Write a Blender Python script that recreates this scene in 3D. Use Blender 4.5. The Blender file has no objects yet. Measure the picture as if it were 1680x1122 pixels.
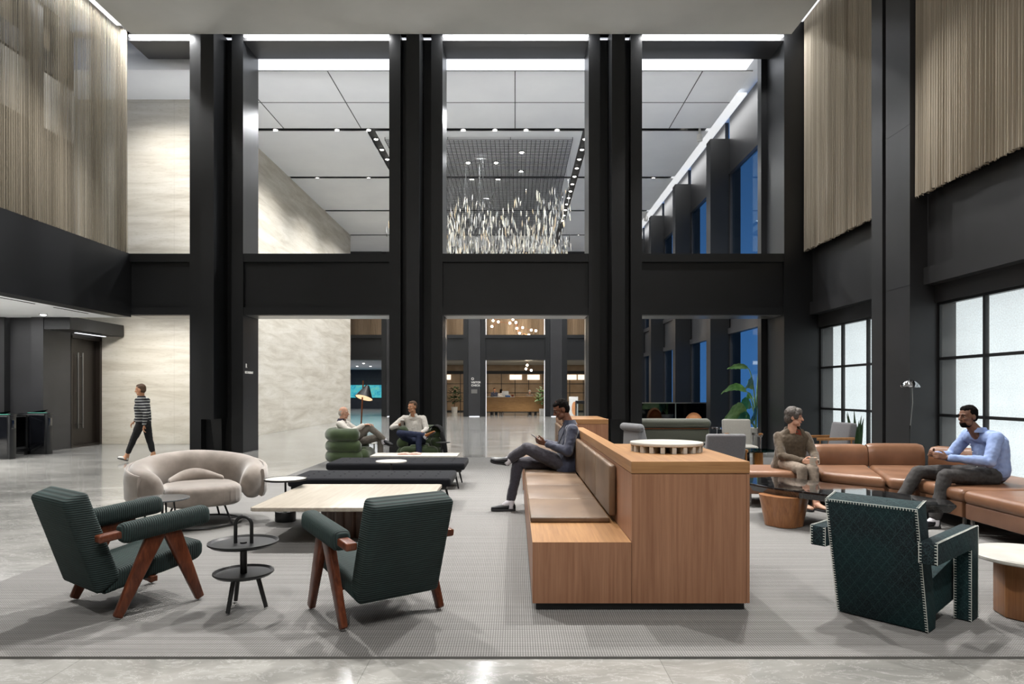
import bpy, bmesh, math, random
from mathutils import Vector, Matrix, Quaternion
rnd = random.Random(7)
SC = bpy.context.scene
COL = SC.collection
PI = math.pi
F, CX, CY, EYE = 1120.0, 845.0, 642.0, 1.5
def R(d): return math.radians(d)
def gp(x, y):                      # ground point seen at a photo pixel
    D = F*EYE/(y-CY); return Vector(((x-CX)/F*D, D, 0))
def at(x, y, D): return Vector(((x-CX)/F*D, D, EYE+(CY-y)/F*D))
def S(h):
    h = h.lstrip('#'); v = [int(h[i:i+2], 16)/255 for i in (0, 2, 4)]
    return tuple((c/12.92 if c <= .04045 else ((c+.055)/1.055)**2.4) for c in v)+(1,)
# ---------------------------------------------------------------- materials
class NT:
    def __init__(s, name):
        s.m = bpy.data.materials.new(name); s.m.use_nodes = True
        s.t = s.m.node_tree; s.b = s.t.nodes['Principled BSDF']; s.out = s.t.nodes['Material Output']
    def n(s, typ, **kw):
        nd = s.t.nodes.new(typ)
        for k, v in kw.items():
            if k in nd.inputs: nd.inputs[k].default_value = v
            else: setattr(nd, k, v)
        return nd
    def l(s, a, b): s.t.links.new(a, b)
    def coord(s, scale=(1, 1, 1), rot=(0, 0, 0)):
        c = s.n('ShaderNodeTexCoord'); mp = s.n('ShaderNodeMapping')
        mp.inputs['Scale'].default_value = scale; mp.inputs['Rotation'].default_value = rot
        s.l(c.outputs['Object'], mp.inputs['Vector']); return mp.outputs['Vector']
    def noise(s, vec, scale, detail=4, rough=.55, dist=0):
        nd = s.n('ShaderNodeTexNoise'); nd.inputs['Scale'].default_value = scale
        nd.inputs['Detail'].default_value = detail; nd.inputs['Roughness'].default_value = rough
        nd.inputs['Distortion'].default_value = dist
        s.l(vec, nd.inputs['Vector']); return nd.outputs['Fac']
    def wave(s, vec, scale, axis='X', prof='SIN', dist=0):
        nd = s.n('ShaderNodeTexWave', wave_type='BANDS', bands_direction=axis, wave_profile=prof)
        nd.inputs['Scale'].default_value = scale; nd.inputs['Distortion'].default_value = dist
        s.l(vec, nd.inputs['Vector']); return nd.outputs['Fac']
    def ramp(s, fac, stops):
        r = s.n('ShaderNodeValToRGB'); e = r.color_ramp.elements
        while len(e) < len(stops): e.new(.5)
        for i, (p, c) in enumerate(stops): e[i].position = p; e[i].color = c
        s.l(fac, r.inputs['Fac']); return r.outputs['Color']
    def mix(s, fac, a, b, mode='MIX'):
        m = s.n('ShaderNodeMix', data_type='RGBA', blend_type=mode)
        for sock, v in ((m.inputs[0], fac), (m.inputs[6], a), (m.inputs[7], b)):
            if hasattr(v, 'links'): s.l(v, sock)
            else: sock.default_value = v
        return m.outputs[2]
    def math(s, op, a, b=0.0):
        m = s.n('ShaderNodeMath', operation=op)
        for sock, v in ((m.inputs[0], a), (m.inputs[1], b)):
            if hasattr(v, 'links'): s.l(v, sock)
            else: sock.default_value = v
        return m.outputs[0]
    def bump(s, h, strength=.3, dist=.01):
        b = s.n('ShaderNodeBump'); b.inputs['Strength'].default_value = strength; b.inputs['Distance'].default_value = dist
        s.l(h, b.inputs['Height']); s.l(b.outputs['Normal'], s.b.inputs['Normal'])
    def set(s, **kw):
        mp = {'rough': 'Roughness', 'metal': 'Metallic', 'spec': 'Specular IOR Level', 'coat': 'Coat Weight', 'sheen': 'Sheen Weight', 'alpha': 'Alpha', 'trans': 'Transmission Weight', 'coatr': 'Coat Roughness', 'ior': 'IOR', 'sss': 'Subsurface Weight'}
        for k, v in kw.items():
            sk = s.b.inputs['Base Color' if k == 'col' else mp[k]]
            if hasattr(v, 'links'): s.l(v, sk)
            else: sk.default_value = v
        return s
def pm(name, c1, c2=None, scale=8, sc=(1, 1, 1), rough=.5, metal=0, spec=.5, bump=0, bscale=None, sheen=0, coat=0, detail=4, lo=.3, hi=.7):
    t = NT(name); v = t.coord(sc); c2 = c2 or c1
    f = t.noise(v, scale, detail)
    t.set(col=t.ramp(f, [(lo, S(c1)), (hi, S(c2))]), rough=rough, metal=metal, spec=spec, sheen=sheen, coat=coat)
    if bump: t.bump(t.noise(v, bscale or scale*6, 3), bump, .004)
    return t.m
def emit(name, col, strength):
    t = NT(name); f = t.noise(t.coord(), 20, 2)
    t.b.inputs['Emission Strength'].default_value = strength
    t.l(t.mix(f, S(col), S(col)), t.b.inputs['Emission Color']); t.set(col=S(col), rough=.4)
    return t.m
M = {}
M['metal_panel'] = pm('bronze_panel', '#2b2b2c', '#323234', 1.2, rough=.42, metal=.0, spec=.45, bump=.02, bscale=90)
M['metal_dark'] = pm('dark_panel', '#151617', '#1a1b1d', 1.2, rough=.4, spec=.45)
M['trim_grey'] = pm('brushed_trim', '#8c8b88', '#9a9996', 60, (1, 1, .05), rough=.3, metal=.8)
M['white'] = pm('ceiling_white', '#dfe1e4', '#e6e8ea', .7, rough=.85, spec=.1)
M['plaster'] = pm('grey_plaster', '#aaa9a3', '#b2b1ab', .8, rough=.9, spec=.1)
M['joint'] = pm('dark_joint', '#4b4c4d', '#525354', 4, rough=.8)
M['slot'] = pm('black_slot', '#232426', '#2c2d2e', 4, rough=.6)
M['black'] = pm('black_metal', '#161718', '#1d1e1f', 14, rough=.38, spec=.5)
M['gloss_black'] = pm('gloss_black', '#0c0d10', '#121317', 6, rough=.08, spec=.6, coat=.4)
M['chrome'] = pm('chrome', '#a9a9ac', '#b4b4b7', 6, rough=.07, metal=1)
M['steel'] = pm('satin_steel', '#9c9b98', '#a8a7a4', 30, (1, 1, .1), rough=.3, metal=1)
M['white_stone'] = pm('white_stone', '#b3b0a8', '#c6c4bd', 5, rough=.35)
M['pot'] = pm('white_pot', '#d8d7d2', '#e2e1dc', 6, rough=.5)
M['soil'] = pm('soil', '#2b221a', '#3a2f25', 60, rough=.95)
M['taupe'] = pm('taupe_velvet', '#665c54', '#8f857c', 3.2, rough=.75, sheen=.6, bump=.08, bscale=40)
M['charcoal'] = pm('charcoal_wool', '#17181b', '#202125', 120, rough=.95, spec=.1, sheen=.04, bump=.2, bscale=300)
M['roll_green'] = pm('green_wool', '#263815', '#36491f', 5, rough=.8, sheen=.45, bump=.12, bscale=220)
M['grey_light'] = pm('light_grey_wool', '#707275', '#818386', 90, rough=.9, sheen=.3, bump=.15, bscale=240)
M['grey_mid'] = pm('mid_grey_wool', '#5d5c5f', '#6d6c6f', 90, rough=.9, sheen=.3, bump=.15, bscale=240)
M['linen'] = pm('pale_linen', '#a3a19b', '#b4b2ab', 90, rough=.9, sheen=.3, bump=.15, bscale=240)
M['olive'] = pm('olive_wool', '#56574d', '#64655a', 50, rough=.85, sheen=.3, bump=.1, bscale=200)
M['copper'] = pm('copper_line', '#9a5a3a', '#b06d48', 20, rough=.3, metal=.9)
M['orange'] = pm('orange_wool', '#cf8a55', '#dc9a66', 40, rough=.8, sheen=.3)
M['leaf'] = pm('leaf_green', '#5c8a48', '#a3c486', 6, (1, 1, 1), rough=.4, spec=.5)
M['leaf_dark'] = pm('leaf_dark', '#20381e', '#3d5a35', 9, rough=.4)
M['teal_leaf'] = pm('leaf_teal', '#1f5a4e', '#3f8a70', 8, rough=.4)
M['stem'] = pm('stem_brown', '#3c3426', '#54492f', 20, rough=.8)
M['paper'] = pm('paper', '#d9d7d2', '#e6e5e1', 9, rough=.7)
M['pink_paper'] = pm('pink_paper', '#b98a7c', '#d0a698', 14, rough=.6)
M['mug'] = pm('cream_mug', '#c9c1b4', '#d6cfc3', 9, rough=.3)
M['cup_sleeve'] = pm('cup_sleeve', '#7f746a', '#8e8378', 30, rough=.8)
def skin(n, a, b):
    t = NT(n); v = t.coord()
    t.set(col=t.ramp(t.noise(v, 18, 4), [(.35, S(a)), (.65, S(b))]), rough=.5, spec=.35, sss=.08); t.b.inputs['Subsurface Scale'].default_value = .01
    return t.m
M['skin_pale'] = skin('skin_pale', '#c0917a', '#d0a48c')
M['skin_tan'] = skin('skin_tan', '#bd8766', '#cc9a78')
M['skin_dark'] = skin('skin_dark', '#5b3a2a', '#714a37')
M['skin_deep'] = skin('skin_deep', '#6a4a3a', '#7d5a48')
M['lip'] = pm('lip', '#8c5148', '#9a5d53', 20, rough=.4)
M['lip_dark'] = pm('lip_dark', '#55302a', '#603a32', 20, rough=.4)
M['eye_white'] = pm('eye_white', '#a39c94', '#aea79f', 9, rough=.5, spec=.2)
M['eye_dark'] = pm('eye_iris', '#20160f', '#2a1d14', 9, rough=.15)
M['hair_black'] = pm('hair_black', '#0e0c0b', '#171413', 160, rough=.95, spec=.08, bump=.6, bscale=220)
M['hair_brown'] = pm('hair_brown', '#4a3424', '#634a33', 140, (1, 1, .3), rough=.6, bump=.5, bscale=160)
M['hair_grey'] = pm('hair_grey', '#2c2724', '#5f5852', 90, (1, 1, .4), rough=.6, bump=.6, bscale=120)
M['hair_white'] = pm('hair_white', '#9c958c', '#b8b1a8', 120, rough=.7, bump=.3, bscale=160)
M['navy_suit'] = pm('slate_suit', '#2a2e3f', '#353a4e', 70, rough=.85, sheen=.3, bump=.12, bscale=300)
M['suit_trouser'] = pm('suit_trouser', '#2a2830', '#38353f', 60, rough=.85, sheen=.25, bump=.1, bscale=300)
M['black_cloth'] = pm('black_cloth', '#121214', '#1a1a1d', 50, rough=.9, bump=.1, bscale=200)
M['shirt_white'] = pm('white_shirt', '#cfcac2', '#e0dcd4', 12, rough=.85, bump=.15, bscale=40)
M['shirt_blue'] = pm('blue_shirt', '#8298c8', '#97abd6', 12, rough=.85, bump=.15, bscale=40)
M['jeans'] = pm('navy_trousers', '#1d2540', '#28324f', 40, rough=.85, bump=.1, bscale=200)
M['tweed'] = pm('brown_jacket', '#463b2e', '#574a3a', 60, rough=.9, sheen=.2, bump=.15, bscale=200)
M['khaki'] = pm('taupe_trousers', '#74685c', '#887b6e', 40, rough=.9, bump=.1, bscale=160)
M['grey_trouser'] = pm('grey_trousers', '#6d675f', '#7d776e', 40, rough=.9, bump=.1, bscale=160)
M['dark_trouser'] = pm('charcoal_trousers', '#2c2a2a', '#3a3837', 40, rough=.85, bump=.1, bscale=160)
M['vest'] = pm('slate_vest', '#3a3a48', '#474757', 40, rough=.9)
M['shoe_black'] = pm('black_leather_shoe', '#15161a', '#24262b', 14, rough=.3)
M['shoe_tan'] = pm('tan_leather_shoe', '#8a5226', '#9c6231', 14, rough=.3)
M['shoe_white'] = pm('white_shoe', '#d7d5d0', '#e4e2de', 14, rough=.5)
M['sole'] = pm('rubber_sole', '#2a2a2c', '#343437', 20, rough=.7)
M['sock'] = pm('white_sock', '#c4c2c8', '#d2d0d6', 60, rough=.9)
M['red_top'] = pm('rust_top', '#6b2c1d', '#7a3726', 40, rough=.9)
def m_wood(name, a, b, grain=(14, 14, .5), rough=.38, scale=4, planks=None, spec=.4, edge=False):
    t = NT(name); v = t.coord(grain)
    n1 = t.noise(v, scale, 6, .6, .4)
    if edge:
        tc = t.n('ShaderNodeTexCoord'); sp = t.n('ShaderNodeSeparateXYZ'); t.l(tc.outputs['Normal'], sp.inputs[0])
        n1 = t.mix(t.math('GREATER_THAN', t.math('ABSOLUTE', sp.outputs['Y']), .7), n1, t.noise(t.coord((.5, 16, 16)), scale, 6, .6, .4))
    c = t.ramp(n1, [(.3, S(a)), (.7, S(b))])
    v2 = t.coord(tuple(g*.16 for g in grain)); n2 = t.noise(v2, scale*.8, 2)
    c = t.mix(t.math('MULTIPLY', n2, .35), c, t.mix(1.0, c, S(a), 'MULTIPLY'))
    if planks:
        ax, w = planks
        vw = t.coord(); sep = t.n('ShaderNodeSeparateXYZ'); t.l(vw, sep.inputs[0])
        fl = t.math('FLOOR', t.math('DIVIDE', sep.outputs[ax], w))
        wn = t.n('ShaderNodeTexWhiteNoise', noise_dimensions='1D'); t.l(fl, wn.inputs['W'])
        c = t.mix(t.math('MULTIPLY', wn.outputs['Value'], .22), c, S(a))
    t.set(col=c, rough=rough, spec=spec); t.bump(n1, .05, .002)
    return t.m
M['oak'] = m_wood('oak_veneer', '#8c634a', '#ab8063', (16, 16, .5), .42, 3, ('X', .115))
M['oak_top'] = m_wood('oak_veneer_top', '#966d48', '#b68d60', (16, .5, 16), .36, 3, edge=True)
M['walnut'] = m_wood('walnut', '#4a2416', '#76412a', (9, 9, 2), .3, 5)
M['pale_wood'] = m_wood('pale_plank', '#9f978a', '#bab2a6', (10, .6, 10), .35, 3, ('X', .11))
M['flute'] = m_wood('bronze_flute', '#4a352a', '#74594a', (10, 10, .5), .25, 3)
M['ped_wood'] = m_wood('pedestal_wood', '#875a3c', '#a8774f', (14, 14, .6), .3, 4)
M['desk_wood'] = m_wood('reception_wood', '#9c7446', '#b98e5b', (2, 2, 12), .4, 2)
M['door_wood'] = m_wood('dark_door_wood', '#1f1a16', '#2d2620', (14, 14, .6), .35, 4)
M['arm_wood'] = m_wood('chair_arm_wood', '#94663a', '#b5834f', (4, 12, 12), .35, 4)
def corduroy(name, a, b, axis, rows):
    t = NT(name); v = t.coord(); w = t.wave(v, rows, axis)
    n = t.noise(v, 5, 3)
    c = t.mix(w, S(a), t.ramp(n, [(.3, S(b)), (.75, S('#223837'))]))
    t.set(col=c, rough=.85, sheen=.12); t.b.inputs['Sheen Tint'].default_value = S('#4f8078'); t.bump(w, .5, .006)
    return t.m
M['cord_z'] = corduroy('corduroy_back', '#0a1515', '#182827', 'Z', 22)
M['cord_x'] = corduroy('corduroy_seat', '#0a1515', '#182827', 'X', 22)
def leather(name, a, b, rough=.38):
    t = NT(name); v = t.coord(); n = t.noise(v, 2.2, 5); f = t.noise(v, 220, 2)
    t.set(col=t.ramp(n, [(.32, S(a)), (.68, S(b))]), rough=rough, spec=.45)
    t.bump(t.mix(.5, f, t.noise(v, 7, 4)), .12, .006); return t.m
M['leather'] = leather('cognac_leather', '#6a4a35', '#856048')
M['leather_tan'] = leather('tan_leather', '#5c4939', '#7d6753', .42)
M['leather_side'] = leather('brown_leather', '#6a4c3c', '#7d5d4a', .42)
def m_travertine():
    t = NT('travertine'); v = t.coord((.35, .35, 2.6)); n = t.noise(v, 1.5, 8, .6, .5)
    c = t.ramp(n, [(.3, S('#b3ab9b')), (.5, S('#c9c3b5')), (.68, S('#d6d1c6'))])
    v2 = t.coord((.8, .8, 3)); f = t.noise(v2, 9, 5)
    c = t.mix(t.ramp(f, [(.55, (0, 0, 0, 1)), (.72, (.35, .35, .35, 1))]), c, S('#a59c8a'))
    vb = t.coord(); sep = t.n('ShaderNodeSeparateXYZ'); t.l(vb, sep.inputs[0])
    ln = None
    for o, w, off in (('Z', 1.62, .02), ):
        fr = t.math('FRACT', t.math('DIVIDE', sep.outputs[o], w)); q = t.math('LESS_THAN', fr, .006); ln = q
    s = t.math('ADD', sep.outputs['X'], sep.outputs['Y']); fr = t.math('FRACT', t.math('DIVIDE', s, 2.43))
    ln = t.math('MAXIMUM', ln, t.math('LESS_THAN', fr, .004))
    c = t.mix(t.math('MULTIPLY', ln, .35), c, S('#8f887a'))
    t.set(col=c, rough=.45, spec=.3); return t.m
M['travertine'] = m_travertine()
def m_floor():
    t = NT('marble_floor'); v = t.coord((.55, 1.3, 1)); n = t.noise(v, 1.3, 9, .62, 1.2)
    c = t.ramp(n, [(.28, S('#72726f')), (.5, S('#908f8b')), (.72, S('#a9a8a4'))])
    v2 = t.coord((.8, 1.6, 1)); f = t.noise(v2, 2.3, 10, .7, 2.5)
    vein = t.ramp(f, [(.485, (0, 0, 0, 1)), (.5, (.5, .5, .5, 1)), (.515, (0, 0, 0, 1))])
    c = t.mix(vein, c, S('#c9c9c6'))
    vb = t.coord(); br = t.n('ShaderNodeTexBrick', offset=0.5)
    br.inputs['Scale'].default_value = 1; br.inputs['Mortar Size'].default_value = .0022
    br.inputs['Brick Width'].default_value = 1.62; br.inputs['Row Height'].default_value = .81
    br.inputs['Color1'].default_value = (.92, .92, .92, 1); br.inputs['Color2'].default_value = (1.04, 1.04, 1.04, 1); br.inputs['Mortar'].default_value = (.62, .62, .62, 1)
    t.l(vb, br.inputs['Vector'])
    c = t.mix(1.0, c, br.outputs['Color'], 'MULTIPLY')
    t.set(col=c, rough=t.math('ADD', t.math('MULTIPLY', n, .1), .07), spec=.6); return t.m
M['floor'] = m_floor()
def m_rug():
    t = NT('woven_rug'); v = t.coord()
    a = t.wave(v, 21, 'X'); b = t.wave(v, 21, 'Y')
    w = t.math('MULTIPLY', a, b)
    row = t.noise(t.coord((.16, 18, 1)), 2, 3, .75); big = t.noise(v, .9, 2)
    c = t.ramp(t.math('ADD', t.math('MULTIPLY', w, .62), t.math('MULTIPLY', row, .55)), [(.12, S('#535251')), (.5, S('#82817f')), (.9, S('#b2b1b0'))])
    c = t.mix(t.math('MULTIPLY', big, .18), c, S('#6f6e6c'))
    t.set(col=c, rough=.95, spec=.1); t.bump(w, .6, .006); return t.m
M['rug'] = m_rug()
def m_teal():
    t = NT('teal_pattern_fabric'); v = t.coord()
    s = t.n('ShaderNodeSeparateXYZ'); t.l(v, s.inputs[0])
    xz = t.math('ADD', s.outputs['X'], s.outputs['Z'])
    a = t.math('ABSOLUTE', t.math('SUBTRACT', t.math('FRACT', t.math('MULTIPLY', t.math('ADD', s.outputs['Y'], xz), 14)), .5))
    b = t.math('ABSOLUTE', t.math('SUBTRACT', t.math('FRACT', t.math('MULTIPLY', t.math('SUBTRACT', s.outputs['Y'], xz), 14)), .5))
    ln = t.math('LESS_THAN', t.math('MINIMUM', a, b), .035)
    f = t.noise(v, 130, 3); g = t.noise(v, 2.2, 2)
    c = t.ramp(f, [(.38, S('#11171b')), (.5, S('#1a2529')), (.62, S('#28363b'))])
    c = t.mix(t.ramp(g, [(.35, (0, 0, 0, 1)), (.7, (.35, .35, .35, 1))]), c, S('#17494a'))
    c = t.mix(t.math('MULTIPLY', ln, .13), c, S('#4f7a78'))
    t.set(col=c, rough=.85, sheen=.0, spec=.25); t.bump(f, .2, .003); return t.m
M['teal'] = m_teal()
M['thread'] = pm('cream_thread', '#b9bdb8', '#cdd0ca', 50, rough=.8)
def m_curtain(name, a, b, transp, axis):
    t = NT(name); v = t.coord()
    sc = (0, 1, 0) if axis == 'Y' else (1, 0, 0)
    n = t.noise(t.coord(sc), 26, 3, .7); n2 = t.noise(t.coord(sc), 3, 2)
    c = t.ramp(t.math('ADD', t.math('MULTIPLY', n, .6), t.math('MULTIPLY', n2, .4)), [(.32, S(a)), (.66, S(b))])
    t.set(col=c, rough=.6, spec=.3, metal=.15)
    if transp:
        tr = t.n('ShaderNodeBsdfTransparent'); mx = t.n('ShaderNodeMixShader')
        st = t.noise(t.coord(sc), 60, 1)
        f = t.ramp(st, [(.35, (transp*.75,)*3+(1,)), (.62, (transp*1.5,)*3+(1,))])
        t.l(f, mx.inputs[0]); t.l(t.b.outputs[0], mx.inputs[1]); t.l(tr.outputs[0], mx.inputs[2]); t.l(mx.outputs[0], t.out.inputs['Surface'])
    return t.m
M['curtain'] = m_curtain('string_curtain', '#827868', '#cbc1b0', 0, 'Y')
M['curtain_sheer'] = m_curtain('sheer_string_curtain', '#787060', '#bdb3a1', .42, 'Y')
M['curtain_far'] = m_curtain('far_curtain', '#7c6a56', '#a8937b', 0, 'X')
def m_glass(name, tint, opacity, rough=.03):
    t = NT(name); v = t.coord(); f = t.noise(v, 3, 2)
    tr = t.n('ShaderNodeBsdfTransparent'); tr.inputs[0].default_value = S(tint)
    gl = t.n('ShaderNodeBsdfGlossy'); gl.inputs['Roughness'].default_value = rough; gl.inputs[0].default_value = (.9, .95, 1, 1)
    lw = t.n('ShaderNodeLayerWeight'); lw.inputs['Blend'].default_value = .25
    fac = t.math('ADD', t.math('MULTIPLY', lw.outputs['Fresnel'], .3), t.math('MULTIPLY', f, opacity*2))
    mx = t.n('ShaderNodeMixShader'); t.l(fac, mx.inputs[0]); t.l(tr.outputs[0], mx.inputs[1]); t.l(gl.outputs[0], mx.inputs[2]); t.l(mx.outputs[0], t.out.inputs['Surface'])
    return t.m
M['glass'] = m_glass('clear_glass', '#dfe8ea', .02)
M['glass_teal'] = m_glass('teal_glass', '#3f7a78', .06)
M['glass_dark'] = m_glass('smoked_glass', '#1b2833', .03)
def m_frost():
    t = NT('frosted_glass'); v = t.coord(); n = t.noise(v, 45, 3); n2 = t.noise(v, 2, 2)
    t.set(col=t.ramp(n2, [(.3, S('#c9cdce')), (.7, S('#d6d9d9'))]), rough=.5)
    tr = t.n('ShaderNodeBsdfTransparent'); tr.inputs[0].default_value = (.9, .93, .94, 1)
    mx = t.n('ShaderNodeMixShader'); t.l(t.ramp(n, [(.35, (.80,)*3+(1,)), (.65, (.88,)*3+(1,))]), mx.inputs[0])
    t.l(t.b.outputs[0], mx.inputs[1]); t.l(tr.outputs[0], mx.inputs[2]); t.l(mx.outputs[0], t.out.inputs['Surface'])
    t.bump(n, .1, .002); return t.m
M['frost'] = m_frost()
M['black_marble'] = None
def m_bmarble():
    t = NT('black_marble'); v = t.coord(); f = t.noise(v, 3, 8, .65, 2)
    c = t.ramp(f, [(.47, S('#101113')), (.5, S('#3a3836')), (.53, S('#101113'))])
    t.set(col=c, rough=.05, spec=.6, coat=.3); return t.m
M['black_marble'] = m_bmarble()
M['led'] = emit('led_white', '#f6f8ff', 1.3)
M['cove'] = emit('cove_white', '#f4f6fa', 1.15)
M['bulb'] = emit('downlight_bulb', '#fffaf0', 14)
M['bulb_warm'] = emit('chandelier_bulb', '#fff0d8', 16)
M['lightbox'] = emit('backlit_panel', '#f4f7f7', 1.12)
M['lampshade_in'] = emit('lampshade_lining', '#f3d3a4', 1.0)
M['green_glow'] = emit('green_glass_light', '#5fc0a8', .35)
M['screen'] = None
def m_screen():
    t = NT('cyan_screen'); v = t.coord(); n = t.noise(v, 2.2, 5, .6, 1)
    t.l(t.ramp(n, [(.3, S('#1b7fa8')), (.5, S('#4fc4cf')), (.7, S('#7fd0b0'))]), t.b.inputs['Emission Color']); t.b.inputs['Emission Strength'].default_value = .8
    t.set(col=S('#103040'), rough=.2); return t.m
M['screen'] = m_screen()
M['sign_white'] = emit('sign_lettering', '#e8e6df', .35)
# ---------------------------------------------------------------- mesh building
class MB:
    def __init__(s): s.vs = []; s.fs = []
    def merge(s, t, mtx=None):
        if mtx is not None: bmesh.ops.transform(t, matrix=mtx, verts=t.verts)
        o = len(s.vs); t.verts.index_update(); s.vs.extend(v.co.to_tuple() for v in t.verts); s.fs.extend([v.index+o for v in f.verts] for f in t.faces); t.free(); return s
    def box(s, x0, x1, y0, y1, z0, z1, bev=0, seg=2, mtx=None):
        t = bmesh.new(); bmesh.ops.create_cube(t, size=1)
        bmesh.ops.transform(t, matrix=Matrix.Translation(((x0+x1)/2, (y0+y1)/2, (z0+z1)/2)) @ Matrix.Diagonal((abs(x1-x0), abs(y1-y0), abs(z1-z0), 1)), verts=t.verts)
        if bev: bmesh.ops.bevel(t, geom=t.edges[:], offset=bev, segments=seg, profile=.5, affect='EDGES')
        return s.merge(t, mtx)
    def bar(s, p0, p1, w, h, up=(0, 0, 1), bev=0, w1=None, h1=None):
        p0, p1 = Vector(p0), Vector(p1); d = p1-p0; L = d.length; zz = d.normalized(); u = Vector(up)
        xx = u.cross(zz); xx = xx.normalized() if xx.length > 1e-4 else Vector((1, 0, 0)); yy = zz.cross(xx)
        t = bmesh.new(); w1 = w if w1 is None else w1; h1 = h if h1 is None else h1; vs = []
        for q, ww, hh in ((0, w, h), (L, w1, h1)):
            for sx, sy in ((-1, -1), (1, -1), (1, 1), (-1, 1)): vs.append(t.verts.new((sx*ww/2, sy*hh/2, q)))
        for f in ((3, 2, 1, 0), (4, 5, 6, 7), (0, 1, 5, 4), (1, 2, 6, 5), (2, 3, 7, 6), (3, 0, 4, 7)): t.faces.new([vs[i] for i in f])
        if bev: bmesh.ops.bevel(t, geom=t.edges[:], offset=bev, segments=3, profile=.5, affect='EDGES')
        m = Matrix((xx, yy, zz)).transposed().to_4x4(); m.translation = p0
        return s.merge(t, m)
    def prism(s, pts, z0, z1, bev=0, seg=3, mtx=None):
        t = bmesh.new(); a = [t.verts.new((p[0], p[1], z0)) for p in pts]; b = [t.verts.new((p[0], p[1], z1)) for p in pts]; n = len(pts)
        t.faces.new(a[::-1]); t.faces.new(b)
        for i in range(n): t.faces.new((a[i], a[(i+1) % n], b[(i+1) % n], b[i]))
        bmesh.ops.recalc_face_normals(t, faces=t.faces[:])
        if bev: bmesh.ops.bevel(t, geom=t.edges[:], offset=bev, segments=seg, profile=.5, affect='EDGES')
        return s.merge(t, mtx)
    def loft(s, secs, cap=True, mtx=None, closed=False):
        t = bmesh.new(); rows = [[t.verts.new(p) for p in r] for r in secs]; n = len(rows[0]); k = len(rows)
        for i in range(k if closed else k-1):
            a, b = rows[i], rows[(i+1) % k]
            for j in range(n): t.faces.new((a[j], a[(j+1) % n], b[(j+1) % n], b[j]))
        if cap and not closed: t.faces.new(rows[0][::-1]); t.faces.new(rows[-1])
        bmesh.ops.recalc_face_normals(t, faces=t.faces[:]); return s.merge(t, mtx)
    def tube(s, pts, r, n=10, closed=False):
        pts = [Vector(p) for p in pts]; k = len(pts); rs = r if isinstance(r, (list, tuple)) else [r]*k; secs = []; ref = None
        for i, p in enumerate(pts):
            if closed: d = pts[(i+1) % k]-pts[i-1]
            else: d = pts[min(i+1, k-1)]-pts[max(i-1, 0)]
            d.normalize()
            if ref is None: ref = d.orthogonal().normalized()
            ref = (ref-d*ref.dot(d)).normalized(); b = d.cross(ref)
            secs.append([p+(ref*math.cos(2*PI*j/n)+b*math.sin(2*PI*j/n))*rs[i] for j in range(n)])
        return s.loft(secs, closed=closed)
    def lathe(s, prof, n=32, c=(0, 0, 0), mtx=None, cap=True):
        secs = [[(c[0]+max(r, 1e-4)*math.cos(2*PI*j/n), c[1]+max(r, 1e-4)*math.sin(2*PI*j/n), c[2]+z) for j in range(n)] for r, z in prof]
        return s.loft(secs, mtx=mtx, cap=cap)
    def capsule(s, p0, r0, p1, r1, n=12, k=4):
        p0, p1 = Vector(p0), Vector(p1); d = p1-p0; L = max(d.length, 1e-5); pr = []
        for i in range(k+1): a = -PI/2+PI/2*i/k; pr.append((r0*math.cos(a), r0*math.sin(a)))
        for i in range(k+1): a = PI/2*i/k; pr.append((r1*math.cos(a), L+r1*math.sin(a)))
        m = d.to_track_quat('Z', 'Y').to_matrix().to_4x4(); m.translation = p0
        return s.lathe(pr, n, mtx=m)
    def ell(s, c, r, rot=None, n=16):
        t = bmesh.new(); bmesh.ops.create_uvsphere(t, u_segments=n, v_segments=max(6, n*2//3), radius=1)
        m = Matrix.Translation(c) @ (rot.to_4x4() if rot else Matrix.Identity(4)) @ Matrix.Diagonal((r[0], r[1], r[2], 1))
        return s.merge(t, m)
    def quad(s, *p):
        o = len(s.vs); s.vs.extend(tuple(q) for q in p); s.fs.append([o+i for i in range(len(p))]); return s
    def build(s, name, m, parent=None, loc=None, smooth=True, ang=38, label=None, kind=None, remesh=None, smo=4, sub=0):
        me = bpy.data.meshes.new(name); me.from_pydata(s.vs, [], s.fs); me.update()
        o = bpy.data.objects.new(name, me); COL.objects.link(o)
        if remesh:
            md = o.modifiers.new('r', 'REMESH'); md.mode = 'VOXEL'; md.voxel_size = remesh; md.use_smooth_shade = True
            sm = o.modifiers.new('s', 'SMOOTH'); sm.factor = .5; sm.iterations = smo
            dg = bpy.context.evaluated_depsgraph_get(); nm = bpy.data.meshes.new_from_object(o.evaluated_get(dg)); o.modifiers.clear(); o.data = nm; nm.name = name; me = nm
        if sub:
            md = o.modifiers.new('sub', 'SUBSURF'); md.levels = sub; md.render_levels = sub
        mats = m if isinstance(m, (list, tuple)) else [m]
        if not me.materials:
            for q in mats: me.materials.append(q)
        if smooth:
            me.polygons.foreach_set('use_smooth', [True]*len(me.polygons))
            if not remesh and not sub: me.set_sharp_from_angle(angle=R(ang))
        if parent: o.parent = parent
        if loc is not None: o.location = loc
        if label: o['label'] = label
        if kind: o['kind'] = kind
        return o
def tag(o, label, cat, group=None, kind=None):
    o['label'] = label; o['category'] = cat
    if group: o['group'] = group
    if kind: o['kind'] = kind
    return o
def thing(name, label, cat, loc=(0, 0, 0), rz=0, group=None):
    o = bpy.data.objects.new(name, None); COL.objects.link(o); o.location = loc; o.rotation_euler = (0, 0, rz); o.empty_display_size = .1
    return tag(o, label, cat, group)
def struct(o): o['kind'] = 'structure'; return o
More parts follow.
